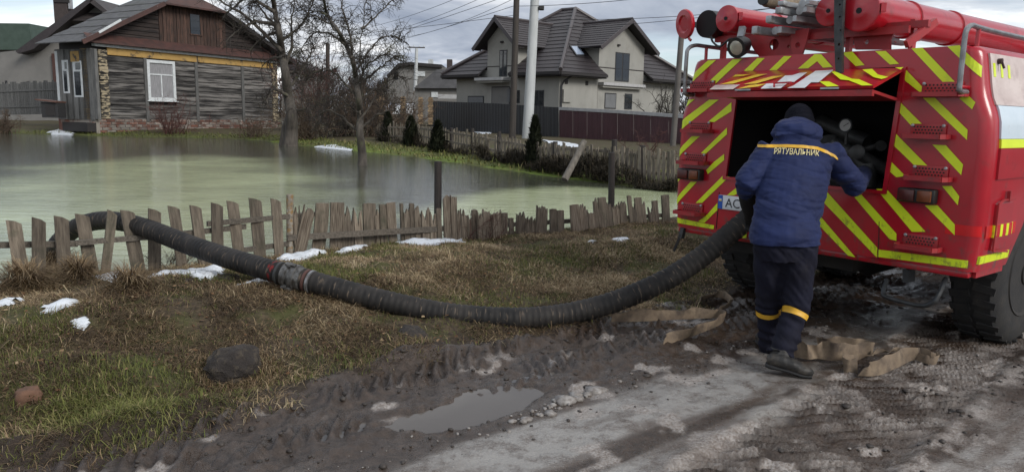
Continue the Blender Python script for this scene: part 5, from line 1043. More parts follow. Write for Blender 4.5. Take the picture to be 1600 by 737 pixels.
        s = MB(); s.loft([heel-d*.014+u*.012, heel+d*.02+u*.010, heel+d*L*.30+u*.012, heel+d*L*.5+u*.014, heel+d*L*.8+u*.010, toe+d*.008+u*.012], [(.03, .016), (.042, .020), (.042, .014), (.048, .014), (.052, .017), (.020, .014)], 16, ref=w); s.build('boot_sole', M['glove'], t, True, 50)
    h1 = D(1199, 572, 4.70); t1 = D(1266, 590, 4.62); h1.z = .045; t1.z = float(gz(t1.x, t1.y))+.004; boot(t1, h1, AN[1])
    h2 = D(1200, 553, 5.16); t2 = h2+Vector((.03, .27, 0)); h2.z = float(gz(h2.x, h2.y))+.004; t2.z = h2.z; boot(t2, h2, AN[-1])
firefighter()
# ------------------------------------------------------------------ old log house on the far shore
def log_house():
    L0 = Vector((-23.08, 42.36, .12)); R0 = Vector((-16.46, 53.64, .12)); u = (R0-L0); WID = u.length; u.normalize(); n = Vector((u.y, -u.x, 0)); bk = -n; Z = Vector((0, 0, 1))
    t = thing('log_house', L0, 'old black log house with white window, peeling yellow board and rusty gable by the flood', 'house')
    def F(px, py, out=0.0): q = HIT(px, py, L0+n*out, n)-L0; return q.dot(u), q.z+L0.z      # (along the front, height)
    def W(a, out, z): return L0+u*a+n*out+Z*(z-L0.z)
    def SD(px, py):                                                                       # on the left end wall: (back, height)
        q = HIT(px, py, L0, u)-L0; return q.dot(bk), q.z+L0.z
    def fbox(name, a0, a1, z0, z1, o0, o1, mt, par=t, slope=(0, 0)):
        mb = MB(); V = [W(a, o, z+sl) for a, sl in ((a0, slope[0]), (a1, slope[1])) for o in (o0, o1) for z in (z0, z1)]; mb.add(V, [(0, 1, 3, 2), (4, 6, 7, 5), (0, 4, 5, 1), (2, 3, 7, 6), (0, 2, 6, 4), (1, 5, 7, 3)])
        # object centre at the middle of the piece so grain runs with it
        o = mb.build(name, M[mt], None); c = sum(V, Vector())/8; an = math.atan2(u.y, u.x); o.data.transform(Matrix.Translation(-c)); o.data.transform(Matrix.Rotation(-an, 4, 'Z')); o.parent = par
        if par is t: o.rotation_euler.z = an; o.location = c-org(t)
        else: o.location = Matrix.Rotation(-an, 3, 'Z') @ (c-org(par))
        ORG[o.name] = c; return o
    ztop = lambda a: np.interp(a, [0, WID], [F(150, 76)[1], F(430, 100)[1]]); zpl = lambda a: np.interp(a, [0, WID], [F(150, 188)[1], F(430, 186)[1]])
    DEP = max(3.0, SD(92, 130)[0])
    # plinth with its courses of brick
    fbox('plinth', .0, WID, .0, zpl(0), -.35, -.03, 'plaster2'); zp = zpl(0); rows = 6; hh = (zp+.05)/rows
    bme = MB().box((0, 0, 0), (.50, .10, hh*.88), bev=.012).mesh('brick'); bme.materials.append(M['brick_old']); rot = math.atan2(u.y, u.x)
    for r in range(rows):
        for k in range(int(WID/.54)+1):
            a = k*.54+(.27 if r % 2 else 0)
            if a > WID: continue
            o = bpy.data.objects.new('brick', bme); COL.objects.link(o); o.parent = t; o.location = W(a+.1, -.03+random.uniform(-.02, .02), .02+hh*(r+.5))-L0; o.rotation_euler = (0, 0, rot)
    # squared logs between the posts
    posts = [F(228, 130)[0], F(307, 130)[0], F(379, 130)[0]]; edges = [.30]+posts+[WID-.15]; wx0, wz1 = F(228, 93); wx1, wz0 = F(275, 158)
    for b in range(4):
        a0, a1 = edges[b]+.02, edges[b+1]-.02; nrow = 13
        for r in range(nrow):
            z0 = zpl(0)+(ztop((a0+a1)/2)-zpl(0))*r/nrow; z1 = z0+(ztop((a0+a1)/2)-zpl(0))/nrow*random.uniform(.86, .95); pieces = [(a0, a1)]
            if b == 1 and z1 > wz0-.1 and z0 < wz1+.1: pieces = [(wx1+.03, a1)]
            for p0, p1 in pieces:
                if p1-p0 > .2: fbox('log', p0, p1, z0, z1, -.25, random.uniform(-.05, .015), 'log')
    fbox('wall_core', .1, WID-.1, zpl(0)-.05, ztop(WID)+.4, -DEP+.1, -.15, 'soffit')
    for a in posts: fbox('post', a-.10, a+.10, zpl(0)-.05, ztop(a), -.1, .05, 'greyboard')
    fbox('corner_post', -.05, .34, zpl(0), ztop(0), -.3, .03, 'greyboard'); 
    zz = np.linspace(zpl(0)+.1, ztop(0)-.02, 22)
    for i in range(21): fbox('log_end', .36, .86, zz[i], zz[i]+.16, -.1, random.uniform(.03, .14), 'peel')
    fbox('corner_post', WID-.45, WID, zpl(0), ztop(WID), -.3, .06, 'peel')
    # peeling yellow board under the eave, cornice, rusty skirt
    for a0, a1 in ((.9, F(306, 90)[0]), (F(308, 90)[0], WID-.4)):
        y0, y1 = np.interp([a0, a1], [0, WID], [F(150, 72)[1], F(430, 98)[1]]); fbox('yellow_board', a0, a1, -.42, .0, -.02, .07, 'yellowboard', slope=(y0, y1))
    fbox('cornice', .1, WID+.2, -.09, .05, -.05, .22, 'white_wood', slope=(F(150, 70)[1], F(430, 97)[1]))
    s0, s1 = F(140, 62, .5)[1], F(436, 92, .5)[1]; e0, e1 = F(140, 54, .2)[1], F(436, 86, .2)[1]
    mb = MB(); k = 26
    for i in range(k):
        f0, f1 = i/k, (i+1)/k; A0, A1 = -.35+(WID+.9)*f0, -.35+(WID+.9)*f1; lo0, lo1 = s0+(s1-s0)*f0, s0+(s1-s0)*f1; hi0, hi1 = e0+(e1-e0)*f0, e0+(e1-e0)*f1
        mb.add([W(A0, .52, lo0-.04), W(A1, .52, lo1-.04), W(A1, .0, hi1+.10), W(A0, .0, hi0+.10), W(A0, .52, lo0-.14), W(A1, .52, lo1-.14), W(A1, .0, hi1-.1), W(A0, .0, hi0-.1)], [(0, 1, 2, 3), (4, 7, 6, 5), (0, 4, 5, 1)])
    mb.build('skirt_roof', M['rust'], t, fix=False)
    # gable: dark logs at the sides, brown vertical boards in the middle
    ap = F(297, -16, .3); lf = F(137, 58, .3); rt = F(452, 96, .3)
    def zr(a): return np.interp(a, [lf[0], ap[0], rt[0]], [lf[1], ap[1], rt[1]])
    zg = lambda a: np.interp(a, [0, WID], [e0, e1]); g0, g1 = F(249, 50)[0], F(352, 50)[0]
    mb = MB(); mb.prism([W(-.1, -.3, zg(0)-.2), W(WID+.1, -.3, zg(WID)-.2), W(WID+.1, -.3, zr(WID)), W(ap[0], -.3, ap[1]-.1), W(-.1, -.3, max(zr(0), zg(0)))], -n*.1); mb.build('gable_core', M['soffit'], t)
    z = zg(0)
    while z < ap[1]:
        z1 = z+.24
        for side_ in (0, 1):
            if side_ == 0: a0 = np.interp(z1, [lf[1], ap[1]], [lf[0], ap[0]])+.1; a1 = g0-.02
            else: a0 = g1+.02; a1 = np.interp(-z1, [-ap[1], -rt[1]], [ap[0], rt[0]])-.1
            if a1-a0 > .2 and z1 > zg((a0+a1)/2)-.1: fbox('gable_log', max(a0, -.3), min(a1, WID+.3), z, z1-.02, -.2, -.02+random.uniform(0, .03), 'gabledark')
        z += .25
    wa0, wz_1 = F(297, 22); wa1, wz_0 = F(313, 55); nb = 20
    for i in range(nb):
        a0 = g0+(g1-g0)*i/nb; a1 = a0+(g1-g0)/nb-.025; top = min(zr((a0+a1)/2)-.1, F(300, 11)[1])
        bot = zg((a0+a1)/2)
        if a1 > wa0 and a0 < wa1: fbox('gable_board', a0, a1, bot, wz_0, -.1, .03+random.uniform(-.01, .02), 'gableboard'); fbox('gable_board', a0, a1, wz_1, max(top, wz_1+.1), -.1, .03, 'gableboard')
        else: fbox('gable_board', a0, a1, bot, top, -.1, .03+random.uniform(-.01, .02), 'gableboard')
    gw = fbox('attic_window', wa0, wa1, wz_0, wz_1, -.1, .0, 'glass'); fbox('sill', wa0-.1, wa1+.1, wz_0-.06, wz_0, -.05, .10, 'gableboard', gw)
    # roof slopes, hipped end
    OH = .75; hipz = F(300, 13, .3)[1]
    def roof(pts, th, name, mt): mb = MB(); mb.prism(pts, Vector((0, 0, -th))); return mb.build(name, M[mt], t)
    al, ar = np.interp(hipz, [lf[1], ap[1]], [lf[0], ap[0]]), np.interp(-hipz, [-ap[1], -rt[1]], [ap[0], rt[0]])
    eL = (lf[0]-.55, lf[1]-.30); eR = (rt[0]+.4, rt[1]-.2); B_ = -DEP-.6
    nsl = 7                                                    # corrugated sheets, course by course
    for i in range(nsl):
        f0, f1 = i/nsl, (i+1)/nsl+.02
        for nm, e, top in (('L', eL, ap), ('R', eR, ap)):
            p = lambda f: (e[0]+(top[0]-e[0])*f, e[1]+(top[1]-e[1])*f); (x0, z0_), (x1, z1_) = p(f0), p(f1); o0 = OH if z0_ < hipz else OH-1.2*(z0_-hipz)/(ap[1]-hipz+1e-6); o1 = OH if z1_ < hipz else OH-1.2*(min(z1_, ap[1])-hipz)/(ap[1]-hipz+1e-6)
            mb = MB(); mb.prism([W(x0, o0, z0_+.05), W(x1, o1, z1_), W(x1, B_, z1_), W(x0, B_, z0_+.05)], (0, 0, -.05)); mb.build('roof_sheet', M['slate'], t)
    roof([W(al, OH, hipz+.03), W(ar, OH, hipz+.03), W(ap[0], OH-1.25, ap[1]+.08)], .10, 'hip_roof', 'rust')
    for e, mt, f0 in ((eL, 'rust', .0), (eR, 'soffit', .0)):
        hp = al if e is eL else ar; mb = MB(); mb.bar(W(e[0], OH-.02, e[1]-.02), W(hp, OH-.02, hipz-.03), .07, .24, up=n.cross(u)); mb.build('barge_board', M[mt], t)
    mb = MB(); mb.bar(W(eL[0]+.9, OH+.03, eL[1]+.55), W(eL[0]+2.2, OH+.03, eL[1]+1.35), .03, .12); mb.build('pale_patch', M['white_wood'], t)
    # white window in the front
    o = fbox('window', wx0, wx1, wz0, wz1, -.12, -.02, 'curtain'); fw = .17
    fbox('glass', wx0+fw, wx1-fw, wz0+fw, wz1-fw, -.02, -.012, 'curtain', o)
    for a, b, c, d in ((wx0, wx0+fw, wz0, wz1), (wx1-fw, wx1, wz0, wz1), (wx0+fw, wx1-fw, wz1-fw, wz1), (wx0+fw, wx1-fw, wz0, wz0+fw)): fbox('frame', a, b, c, d, -.10, .07, 'white_wood', o)
    zt = wz0+(wz1-wz0)*.63; fbox('transom', wx0+fw, wx1-fw, zt, zt+.07, -.05, .03, 'white_wood', o); am = (wx0+wx1)/2; fbox('mullion', am-.035, am+.035, wz0+fw, zt, -.05, .03, 'white_wood', o); fbox('sill', wx0-.08, wx1+.08, wz0-.06, wz0, -.05, .13, 'white_wood', o)
    # left end wall: boards, two narrow windows, orange board, posts, canopy eave
    def S2(name, px0, px1, py0, py1, o0, o1, mt, par=t):
        b0, z1 = SD(px1, py0); b1, z0 = SD(px0, py1); V = [L0+bk*b-u*o+Z*(z-L0.z) for b in (b0, b1) for o in (o0, o1) for z in (z0, z1)]
        return MB().add(V, [(0, 1, 3, 2), (4, 6, 7, 5), (0, 4, 5, 1), (2, 3, 7, 6), (0, 2, 6, 4), (1, 5, 7, 3)]).build(name, M[mt], par)
    for i in range(12): x0 = 93+i*4.6; S2('wall_board', x0, x0+4.3, 77, 186, -.1, .02+.02*(i % 2), 'greyboard' if i < 9 else 'greyboard')
    S2('wall_post', 92, 94, 80, 168, -.1, .03, 'white_wood'); S2('wall_post', 132.5, 135, 76, 186, -.1, .04, 'cream_post'); S2('wall_board', 138, 143, 110, 182, -.1, .04, 'orangeboard'); S2('yellow_board', 112, 124, 80, 97, .0, .06, 'yellowboard')
    for a, b, c, d in ((101, 107, 94, 146), (118, 128, 95, 152)):
        w = S2('window', a, b, c, d, -.05, .05, 'white_wood'); S2('glass', a+1.6, b-1.6, c+3, c+14, .05, .06, 'glass', w); S2('glass', a+1.6, b-1.6, c+17, d-3, .05, .06, 'glass', w)
    S2('side_plinth', 93, 150, 186, 207, -.2, .0, 'brick_old')
    S2('porch_step', 112, 150, 192, 204, .0, .5, 'soffit')
log_house()
# ------------------------------------------------------------------ two-storey house with brown tiled roofs behind the metal fence
def modern_house():
    Cc = D(873, 165, 50.0); Cc.z = .2; er = Vector((.714, .70, 0)); el = Vector((-.70, .714, 0)); Z = Vector((0, 0, 1))
    t = thing('modern_house', Cc, 'large grey rendered two storey house with dark brown tiled gable roofs', 'house')
    def W(x, y, z): return Cc+er*x+el*y+Z*(z-Cc.z)
    def A(px, py, out=0): q = HIT(px, py, Cc-er*out, er)-Cc; return q.dot(el), q.z+Cc.z       # left front: x = 0, gives (y, z)
    def Bf(px, py, out=0): q = HIT(px, py, Cc-el*out, el)-Cc; return q.dot(er), q.z+Cc.z      # right front: y = 0, gives (x, z)
    LY = A(713, 150)[0]; LX_ = Bf(1062, 160)[0]; zE = A(873, 108)[1]; OV = .8
    def hexa(name, x0, x1, y0, y1, z0, z1, mt, par=t): return MB().add([W(x, y, z) for x in (x0, x1) for y in (y0, y1) for z in (z0, z1)], [(0, 1, 3, 2), (4, 6, 7, 5), (0, 4, 5, 1), (2, 3, 7, 6), (0, 2, 6, 4), (1, 5, 7, 3)]).build(name, M[mt], par)
    # walls (one solid box; the porch recess's shade is a flat darker panel)
    hexa('wall', .02, LX_, .02, LY, -.5, zE+.1, 'plaster')
    yg1, zga = A(762, 76); yg0 = A(808, 76)[0]; ycA = A(779, 40)[0]; zA = A(779, 30, .0)[1]
    xg0 = Bf(936, 90)[0]; xg1 = Bf(1006.5, 90)[0]; xcB = Bf(984, 40)[0]; zB = Bf(984, 34)[1]
    zlA = A(748, 75, .8)[1]; zlB = Bf(940, 72, .8)[1]
    am = (6.9, 4.9); zP = D(895, 15, (W(am[0], am[1], 8)).y).z
    def courses(name, a, b, c, d, n, mt='tile', th=.06):
        """tile courses from the eave line a-b up to c-d"""
        a, b, c, d = map(Vector, (a, b, c, d)); nrm = (b-a).cross(d-a); nrm = nrm.normalized(); nrm = nrm if nrm.z > 0 else -nrm
        for i in range(n):
            f0, f1 = i/n, (i+1.12)/n; f1 = min(f1, 1)
            p, q, r, s = a.lerp(d, f0), b.lerp(c, f0), b.lerp(c, f1), a.lerp(d, f1)
            MB().add([p+nrm*th, q+nrm*th, r+nrm*.02, s+nrm*.02, p-nrm*.06, q-nrm*.06, r-nrm*.06, s-nrm*.06], [(0, 1, 2, 3), (7, 6, 5, 4), (0, 4, 5, 1), (1, 5, 6, 2), (2, 6, 7, 3), (3, 7, 4, 0)]).build(name, M[mt], t)
    sA = (zP-zE)/(am[0]); sB = (zP-zE)/(am[1])
    # main hipped roof: four slopes; the overhang is interrupted where the gables come down
    pk = W(am[0], am[1], zP); pk2 = W(am[0], am[1]+1.3, zP); cz = zE-OV*.30
    e = lambda x, y: W(x, y, cz)
    courses('tile_course', e(-OV, LY+OV), e(-OV, yg1+.03), W(.05, yg1+.03, zE+.35), W(.05, LY-.1, zE+.35), 2); courses('tile_course', e(-OV, yg0-.03), e(-OV, -OV), W(.05, .05, zE+.35), W(.05, yg0-.03, zE+.35), 2)
    courses('tile_course', W(.0, LY+.0, zE+.3), W(.0, -.0, zE+.3), pk, pk2, 15)
    courses('tile_course', e(-OV, -OV), e(xg0-.03, -OV), W(xg0-.03, .05, zE+.35), W(.05, .05, zE+.35), 2); courses('tile_course', e(xg1+.03, -OV), e(LX_+OV, -OV), W(LX_-.1, .05, zE+.35), W(xg1+.03, .05, zE+.35), 2)
    courses('tile_course', W(.0, .0, zE+.3), W(LX_, .0, zE+.3), pk, pk, 15)
    courses('tile_course', e(LX_+OV, -OV), e(LX_+OV, LY+OV), pk2, pk, 12); courses('tile_course', e(LX_+OV, LY+OV), e(-OV, LY+OV), pk2, pk2, 10)
    for a, b in ((W(-OV, -OV, cz+.12), pk), (W(-OV, LY+OV, cz+.12), pk2), (W(LX_+OV, -OV, cz+.12), pk), (pk, pk2)): MB().cyl(a+Z*.05, b+Z*.08, .13, 8).build('ridge_cap', M['tile_ridge'], t, True)
    # soffits under the overhang
    for a0, a1 in ((LY+OV, yg1+.03), (yg0-.03, -OV)): hexa('soffit', -OV+.05, .02, a0, a1, cz-.22, cz-.12, 'soffit'); hexa('gutter', -OV-.08, -OV+.06, a0, a1, cz-.14, cz+.02, 'soffit')
    for a0, a1 in ((-OV, xg0-.03), (xg1+.03, LX_+OV)): hexa('soffit', a0, a1, -OV+.05, .02, cz-.22, cz-.12, 'soffit'); hexa('gutter', a0, a1, -OV-.08, -OV+.06, cz-.14, cz+.02, 'soffit')
    # gables: wall up to the ridge, steep tiled roof running back into the main roof
    def gable(side):
        if side == 'A': c0, c1, cc, zr, zl, P = yg0, yg1, ycA, zA, zlA, (lambda o, s, z: W(o, s, z))
        else: c0, c1, cc, zr, zl, P = xg0, xg1, xcB, zB, zlB, (lambda o, s, z: W(s, o, z))
        hw_ = (c1-c0)/2; cc = (c0+c1)/2; rise = (zr-zl)/(hw_+.75); zw = zr-.15-rise*hw_
        MB().prism([P(-.0, c0, -.3), P(0, c1, -.3), P(0, c1, zw), P(0, cc, zr-.2), P(0, c0, zw)], P(6.0, 0, 0)-P(0, 0, 0)).build('gable_wall', M['plaster'], t)
        for sg in (-1, 1):
            eo = cc+sg*(hw_+.75); courses('tile_course', P(-.75, eo, zl), P(6.5, eo, zl), P(6.5, cc, zr), P(-.75, cc, zr), 11, th=.05)
            MB().bar(P(-.78, eo, zl-.12), P(-.78, cc, zr-.06), .05, .26, up=(P(1, 0, 0)-P(0, 0, 0)).cross(P(0, eo, zl)-P(0, cc, zr))).build('barge_board', M['tile_ridge'], t)
            MB().add([P(-.72, eo, zl-.14), P(0.0, eo, zl-.14), P(0.0, cc, zr-.12), P(-.72, cc, zr-.12)], [(0, 1, 2, 3)]).build('soffit', M['soffit'], t)
        MB().cyl(P(-.75, cc, zr+.06), P(6.5, cc, zr+.06), .12, 8).build('ridge_cap', M['tile_ridge'], t, True)
    gable('A'); gable('B')
    def win(side, px0, py0, px1, py1, n=2, glass='glass', name='window'):
        a = (A if side == 'A' else Bf)(px0, py1); b = (A if side == 'A' else Bf)(px1, py0); s0, s1 = sorted((a[0], b[0])); z0, z1 = a[1], b[1]
        P = (lambda o0, o1, s0, s1, z0, z1, nm, mt, par: hexa(nm, -o1, -o0, s0, s1, z0, z1, mt, par)) if side == 'A' else (lambda o0, o1, s0, s1, z0, z1, nm, mt, par: hexa(nm, s0, s1, -o1, -o0, z0, z1, mt, par))
        o = P(-.1, .02, s0, s1, z0, z1, name, 'darkframe', t); w = (s1-s0)/n
        for k in range(n): P(.02, .03, s0+w*k+.07, s0+w*(k+1)-.07, z0+.08, z1-.08, 'pane', glass, o)
        return o
    win('A', 780, 78, 793, 120); win('B', 960, 84, 984, 127); win('B', 944, 146, 963, 170, 1, 'blind'); win('B', 975, 147, 988, 171, 1); win('A', 834, 141, 850, 166); win('A', 801, 141, 812, 161, 1)
    win('A', 731, 150, 756, 162, 1, 'blind', 'garage_door'); win('A', 768, 135, 797, 168, 1, 'plaster2', 'recess_shade_panel'); win('A', 791, 137, 798, 162, 1, 'blind', 'entrance_door')  # the recess is flat: its shade is painted as a darker render panel
    for sd, pts in (('A', (757, 121, 797, 126)), ('B', (936, 128, 999, 132))):
        f = A if sd == 'A' else Bf; a = f(pts[0], pts[3]); b = f(pts[2], pts[1]); s0, s1 = sorted((a[0], b[0])); z = a[1]
        hexa('balcony_ledge', *((-.9, 0, s0-.1, s1+.1) if sd == 'A' else (s0-.1, s1+.1, -.5, 0)), z-.05, z+.14, 'coping'); hexa('balcony_ledge', *((-.75, 0, s0, s1) if sd == 'A' else (s0, s1, -.35, 0)), z-.2, z-.05, 'plaster')
    for px, py in ((885, 128), (917, 130)): a = Bf(px, py); hexa('vent', a[0]-.12, a[0]+.12, -.03, .02, a[1]-.14, a[1]+.14, 'soffit')
    a = Bf(879, 140); b = Bf(891, 160); hexa('meter_box', a[0], b[0], -.12, .02, b[1], a[1], 'plaster')
    a = Bf(966, 71); hexa('wall_lamp', a[0]-.12, a[0]+.12, -.12, .0, a[1]-.06, a[1]+.06, 'soffit'); a = A(785, 66); hexa('wall_lamp', -.12, 0, a[0]-.12, a[0]+.12, a[1]-.06, a[1]+.06, 'soffit')
    MB().loft([W(.5, -OV, cz-.1), W(.25, -.2, cz-.5), W(.12, -.1, cz-.8), W(.12, -.1, .0)], .06, 8).build('downpipe', M['darkframe'], t, True)
    a = Bf(1052, 128); MB().loft([W(a[0]+.6, -OV, cz-.1), W(a[0], -.2, cz-.5), W(a[0], -.1, cz-.9), W(a[0], -.1, .0)], .06, 8).build('downpipe', M['darkframe'], t, True)
    # skylight lying on the right slope
    nb = (er.cross(pk-W(0, 0, zE+.3))); nb = nb.normalized(); nb = nb if nb.z > 0 else -nb
    q = [HIT(px, py, W(0, 0, zE+.3)+nb*.12, nb) for px, py in ((890, 71), (904, 71), (915.5, 87), (901, 87))]
    o = MB().prism(q, -nb*.14).build('skylight', M['darkframe'], t); c = sum(q, Vector())/4; MB().add([c+(v-c)*.80+nb*.012 for v in q], [(0, 1, 2, 3)]).build('pane', M['skyglass'], o, fix=False)
M['skyglass'] = mat('skylight_glass', (.30, .36, .46), None, 2, .04, spec=.9)
modern_house()
# ------------------------------------------------------------------ metal sheet fences
def sheet_fence(name, label, pts, mt, coping, w=1.15, skew=0):
    P = [(D(a, b, d), D(c, e_, d)) for a, b, c, e_, d in pts]; t = thing(name, P[0][0], label, 'fence')
    for (b0, t0), (b1, t1) in zip(P, P[1:]):
        L = (b1-b0).length; n = max(1, int(L/w)); d = (b1-b0).normalized(); nr = Vector((d.y, -d.x, 0))
        for k in range(n):
            f0, f1 = k/n, (k+1)/n-.008/L; V = []; m = 12
            for i in range(m+1):
                f = f0+(f1-f0)*i/m; o = nr*(.022 if (i//2) % 2 else 0)
                V += [b0.lerp(b1, f)+o, t0.lerp(t1, f)+o]
            MB().add(V, [(2*i, 2*i+2, 2*i+3, 2*i+1) for i in range(m)]).build('fence_panel', M[mt], t, fix=False)
            q = b0.lerp(b1, f0)-nr*.08; MB().bar(q, Vector((q.x, q.y, t0.lerp(t1, f0).z-.05)), .06, .06).build('post', M['darkframe'], t)
            if coping: MB().bar(t0.lerp(t1, f0)+Vector((0, 0, .05)), t0.lerp(t1, f1)+Vector((0, 0, .05)), .12, .17).build('coping', M['coping'], t)
sheet_fence('metal_fence', 'dark anthracite sheet metal fence in front of the grey two storey house', [(676, 200, 676, 158, 60), (780, 212, 780, 162, 51), (873, 224, 873, 168, 45)], 'anthracite', False)
sheet_fence('metal_fence', 'maroon sheet metal fence with pale coping beside the fire engine', [(874, 226, 874, 171, 45), (965, 236, 965, 176, 41), (1075, 248, 1075, 184, 36.5), (1200, 262, 1200, 192, 32)], 'maroon', True)
# ------------------------------------------------------------------ old grey picket fence across the pond
OF = [(588, 224, 190, 37), (652, 220, 193, 32.5), (742, 240, 205, 26.3), (790, 250, 213, 23.6), (841, 258, 223, 21.3), (910, 262, 224, 19.3), (970, 268, 229, 18.1), (1000, 284, 231, 17.5), (1056, 292, 235, 16.6)]
def old_fence():
    iv = lambda px, k: float(np.interp(px, [q[0] for q in OF], [q[k] for q in OF])); g = D(800, iv(800, 1), iv(800, 3))
    t = thing('picket_fence', g, 'old grey gap toothed picket fence running along the far bank beyond the water', 'fence'); px = 590.0; pool = [picket_mesh('picket', .095, 1.0, .02, st, 100+i, M['farpicket']) for i, st in enumerate(['flat', 'rotten', 'flat', 'slant', 'flat', 'rotten'])]
    while px < 1054:
        d = iv(px, 3); bot = D(px, iv(px, 1)+1, d); top = D(px+random.uniform(-1.5, 1.5), iv(px, 2)+random.uniform(-2, 4), d); h = (top-bot).length
        if random.random() > .07:
            o = bpy.data.objects.new('picket', random.choice(pool)); COL.objects.link(o); m = frame_of(bot, top, (.62, -.78, 0)) @ Matrix.Diagonal((random.uniform(.75, 1.25), 1, h, 1)); place(o, t, m)
        px += 1190*.150/d*.70
    for a, b in zip(OF, OF[1:]):
        for f in (.30, .75):
            p = D(a[0], a[1]+(a[2]-a[1])*f, a[3])+Vector((.04, .06, 0)); q = D(b[0], b[1]+(b[2]-b[1])*f, b[3])+Vector((.04, .06, 0)); MB().bar(p, q, .04, .07).build('rail', M['farpicket'], t)
    for px_, up_ in ((705, 0), (738, 4), (780, 6), (868, 2), (961, 10), (1005, 4)):
        d = iv(px_, 3); b = D(px_, iv(px_, 1)+8, d); MB().loft([b+Vector((0, .1, -.2)), D(px_, iv(px_, 2)-up_, d)+Vector((0, .1, 0))], .065, 8).build('post', M['darkpost'], t, True)
M['palelog'] = mat('pale_bare_log', (.165, .148, .125), (.085, .075, .062), 4, .85, stretch=(4, 4, .6), bump=.6)
old_fence()
a, b = D(882, 281, 17.6), D(913, 221, 18.2)
tag(MB().loft([a, a.lerp(b, .5)+Vector((.02, 0, .03)), b], [.085, .08, .07], 10).build('leaning_log', M['palelog'], None, True), 'grey bare log leaning against the old picket fence', 'log')
# ------------------------------------------------------------------ poles and cables
def pole(name, p0, p1, r0, r1, mt, label, d, extra=None):
    a, b = D(*p0, d), D(*p1, d); t = thing(name, a, label, 'utility pole'); a = a-Vector((0, 0, .5)); MB().loft([a, a.lerp(b, .5), b], [r0, (r0+r1)/2, r1], 12).build('shaft', M[mt], t, True, 60)
    if extra: extra(t, a, b)
def cam_arm(t, a, b):
    p = D(836, 14, 41.2); MB().bar(p, D(846, 14, 41.0), .05, .05).build('bracket', M['darkframe'], t); MB().box(D(846, 13, 40.9), (.28, .3, .22), bev=.04).build('camera_head', M['black'], t)
def xarm(t, a, b):
    MB().bar(b+Vector((-.9, 0, -.5)), b+Vector((.9, 0, -.5)), .1, .12).build('crossarm', M['woodpole'], t)
    for k in (-.8, -.3, .3, .8): MB().lathe(b+Vector((k, 0, -.44)), (0, 0, 1), [(0, .04), (.1, .06), (.16, .05), (.2, .02)], 8).build('insulator', M['white_wood'], t)
pole('utility_pole', (800, 223), (809, -60), .19, .15, 'woodpole', 'dark wooden utility pole in front of the anthracite fence', 40.5, xarm)
pole('utility_pole', (823, 222), (839, -60), .30, .22, 'concrete', 'pale grey concrete utility pole beside the dark wooden one', 41.0, cam_arm)
M['concrete_dim'] = mat('grey_brown_pole', (.12, .11, .10), (.09, .082, .075), 2, .85)
pole('utility_pole', (1050, 240), (1066, 40), .13, .12, 'concrete_dim', 'slim grey brown pole standing behind the open red lid of the truck', 34.0)
pole('utility_pole', (649, 135), (651, 76), .22, .16, 'concrete', 'far pale pole with insulators above the grey roofs', 85.0, lambda t, a, b: xarm(t, a, b+Vector((0, 0, .6))))
pole('utility_pole', (512, 190), (512, 68), .14, .12, 'woodpole', 'dark pole rising out of the bare bushes', 48.0)
MB_c = [((-100, 60, 90), (806, 24, 40.5)), ((380, 92, 90), (808, 8, 40.5)), ((300, 110, 90), (809, -12, 40.5)), ((520, 62, 80), (810, -30, 40.5)), ((500, 52, 80), (809, -45, 40.5)), ((600, 60, 80), (858, -30, 40)), ((809, 10, 40.5), (1250, -40, 30)), ((838, 30, 41), (1300, 2, 32)), ((837, 45, 41), (1330, -6, 33)), ((600, 112, 85), (870, 84, 55))]
CL = ['lowest cable sagging to the wooden pole from the far left', 'second overhead cable left of the wooden pole', 'third overhead cable left of the wooden pole', 'fourth overhead cable left of the wooden pole', 'topmost overhead cable left of the wooden pole', 'overhead cable passing above both poles', 'overhead cable from the wooden pole towards the truck', 'lower overhead cable from the concrete pole towards the truck', 'upper overhead cable from the concrete pole towards the truck', 'thin cable running to the roof of the two storey house']
for (p, q), lb in zip(MB_c, CL):
    a, b = D(*p), D(*q); P = [a.lerp(b, f)-Vector((0, 0, 4*f*(1-f)*(a-b).length*.018)) for f in np.linspace(0, 1, 18)]; o = MB().loft([v-a for v in P], .014, 4).build('power_cable', M['cable']); o.location = a; tag(o, lb, 'cable', 'overhead cables')
# ------------------------------------------------------------------ brick pillars, hutch, board fence, houses farther off
for i, (x0, x1, y0, y1, lb) in enumerate([(590, 600, 150, 196, 'leftmost yellow brick gate pillar behind the bare trees'), (626, 634, 152, 190, 'yellow brick pillar standing alone between the bushes and the paired pillars'), (653.5, 661, 153, 194, 'left of the paired brick pillars by the dark fence'), (669, 676.5, 153, 195, 'right of the paired brick pillars touching the dark fence')]):
    d = 57; b = D((x0+x1)/2, y1, d); w = (x1-x0)*d/FPX; h = (y1-y0)*d/FPX; t = thing('brick_pillar', b, lb, 'pillar', 'brick gate pillars'); n = 11
    for k in range(n):
        ww = w*(1.08 if k % 2 else .82); MB().box(b+Vector((0, 0, h*(k+.5)/n)), (ww, ww, h/n*.88), bev=.01).build('brick_course', M['pillarbrick'], t)
    MB().box(b+Vector((0, 0, h*.5)), (w*.7, w*.7, h)).build('core', M['soffit'], t)
b = D(85, 184, 43); t = thing('hutch', b, 'dark wooden hutch with a brown sloping lid beside the log house', 'hutch'); MB().box(b+Vector((0, 0, .42)), (.9, .8, .84), bev=.02).build('box', M['crate'], t); MB().box(b+Vector((-.1, -.05, .92)), (1.15, 1.0, .07), Matrix.Rotation(.10, 3, 'Y')).build('lid', M['crate_lid'], t); MB().box(b+Vector((.05, -.41, .40)), (.5, .03, .55)).build('door', M['soffit'], t)
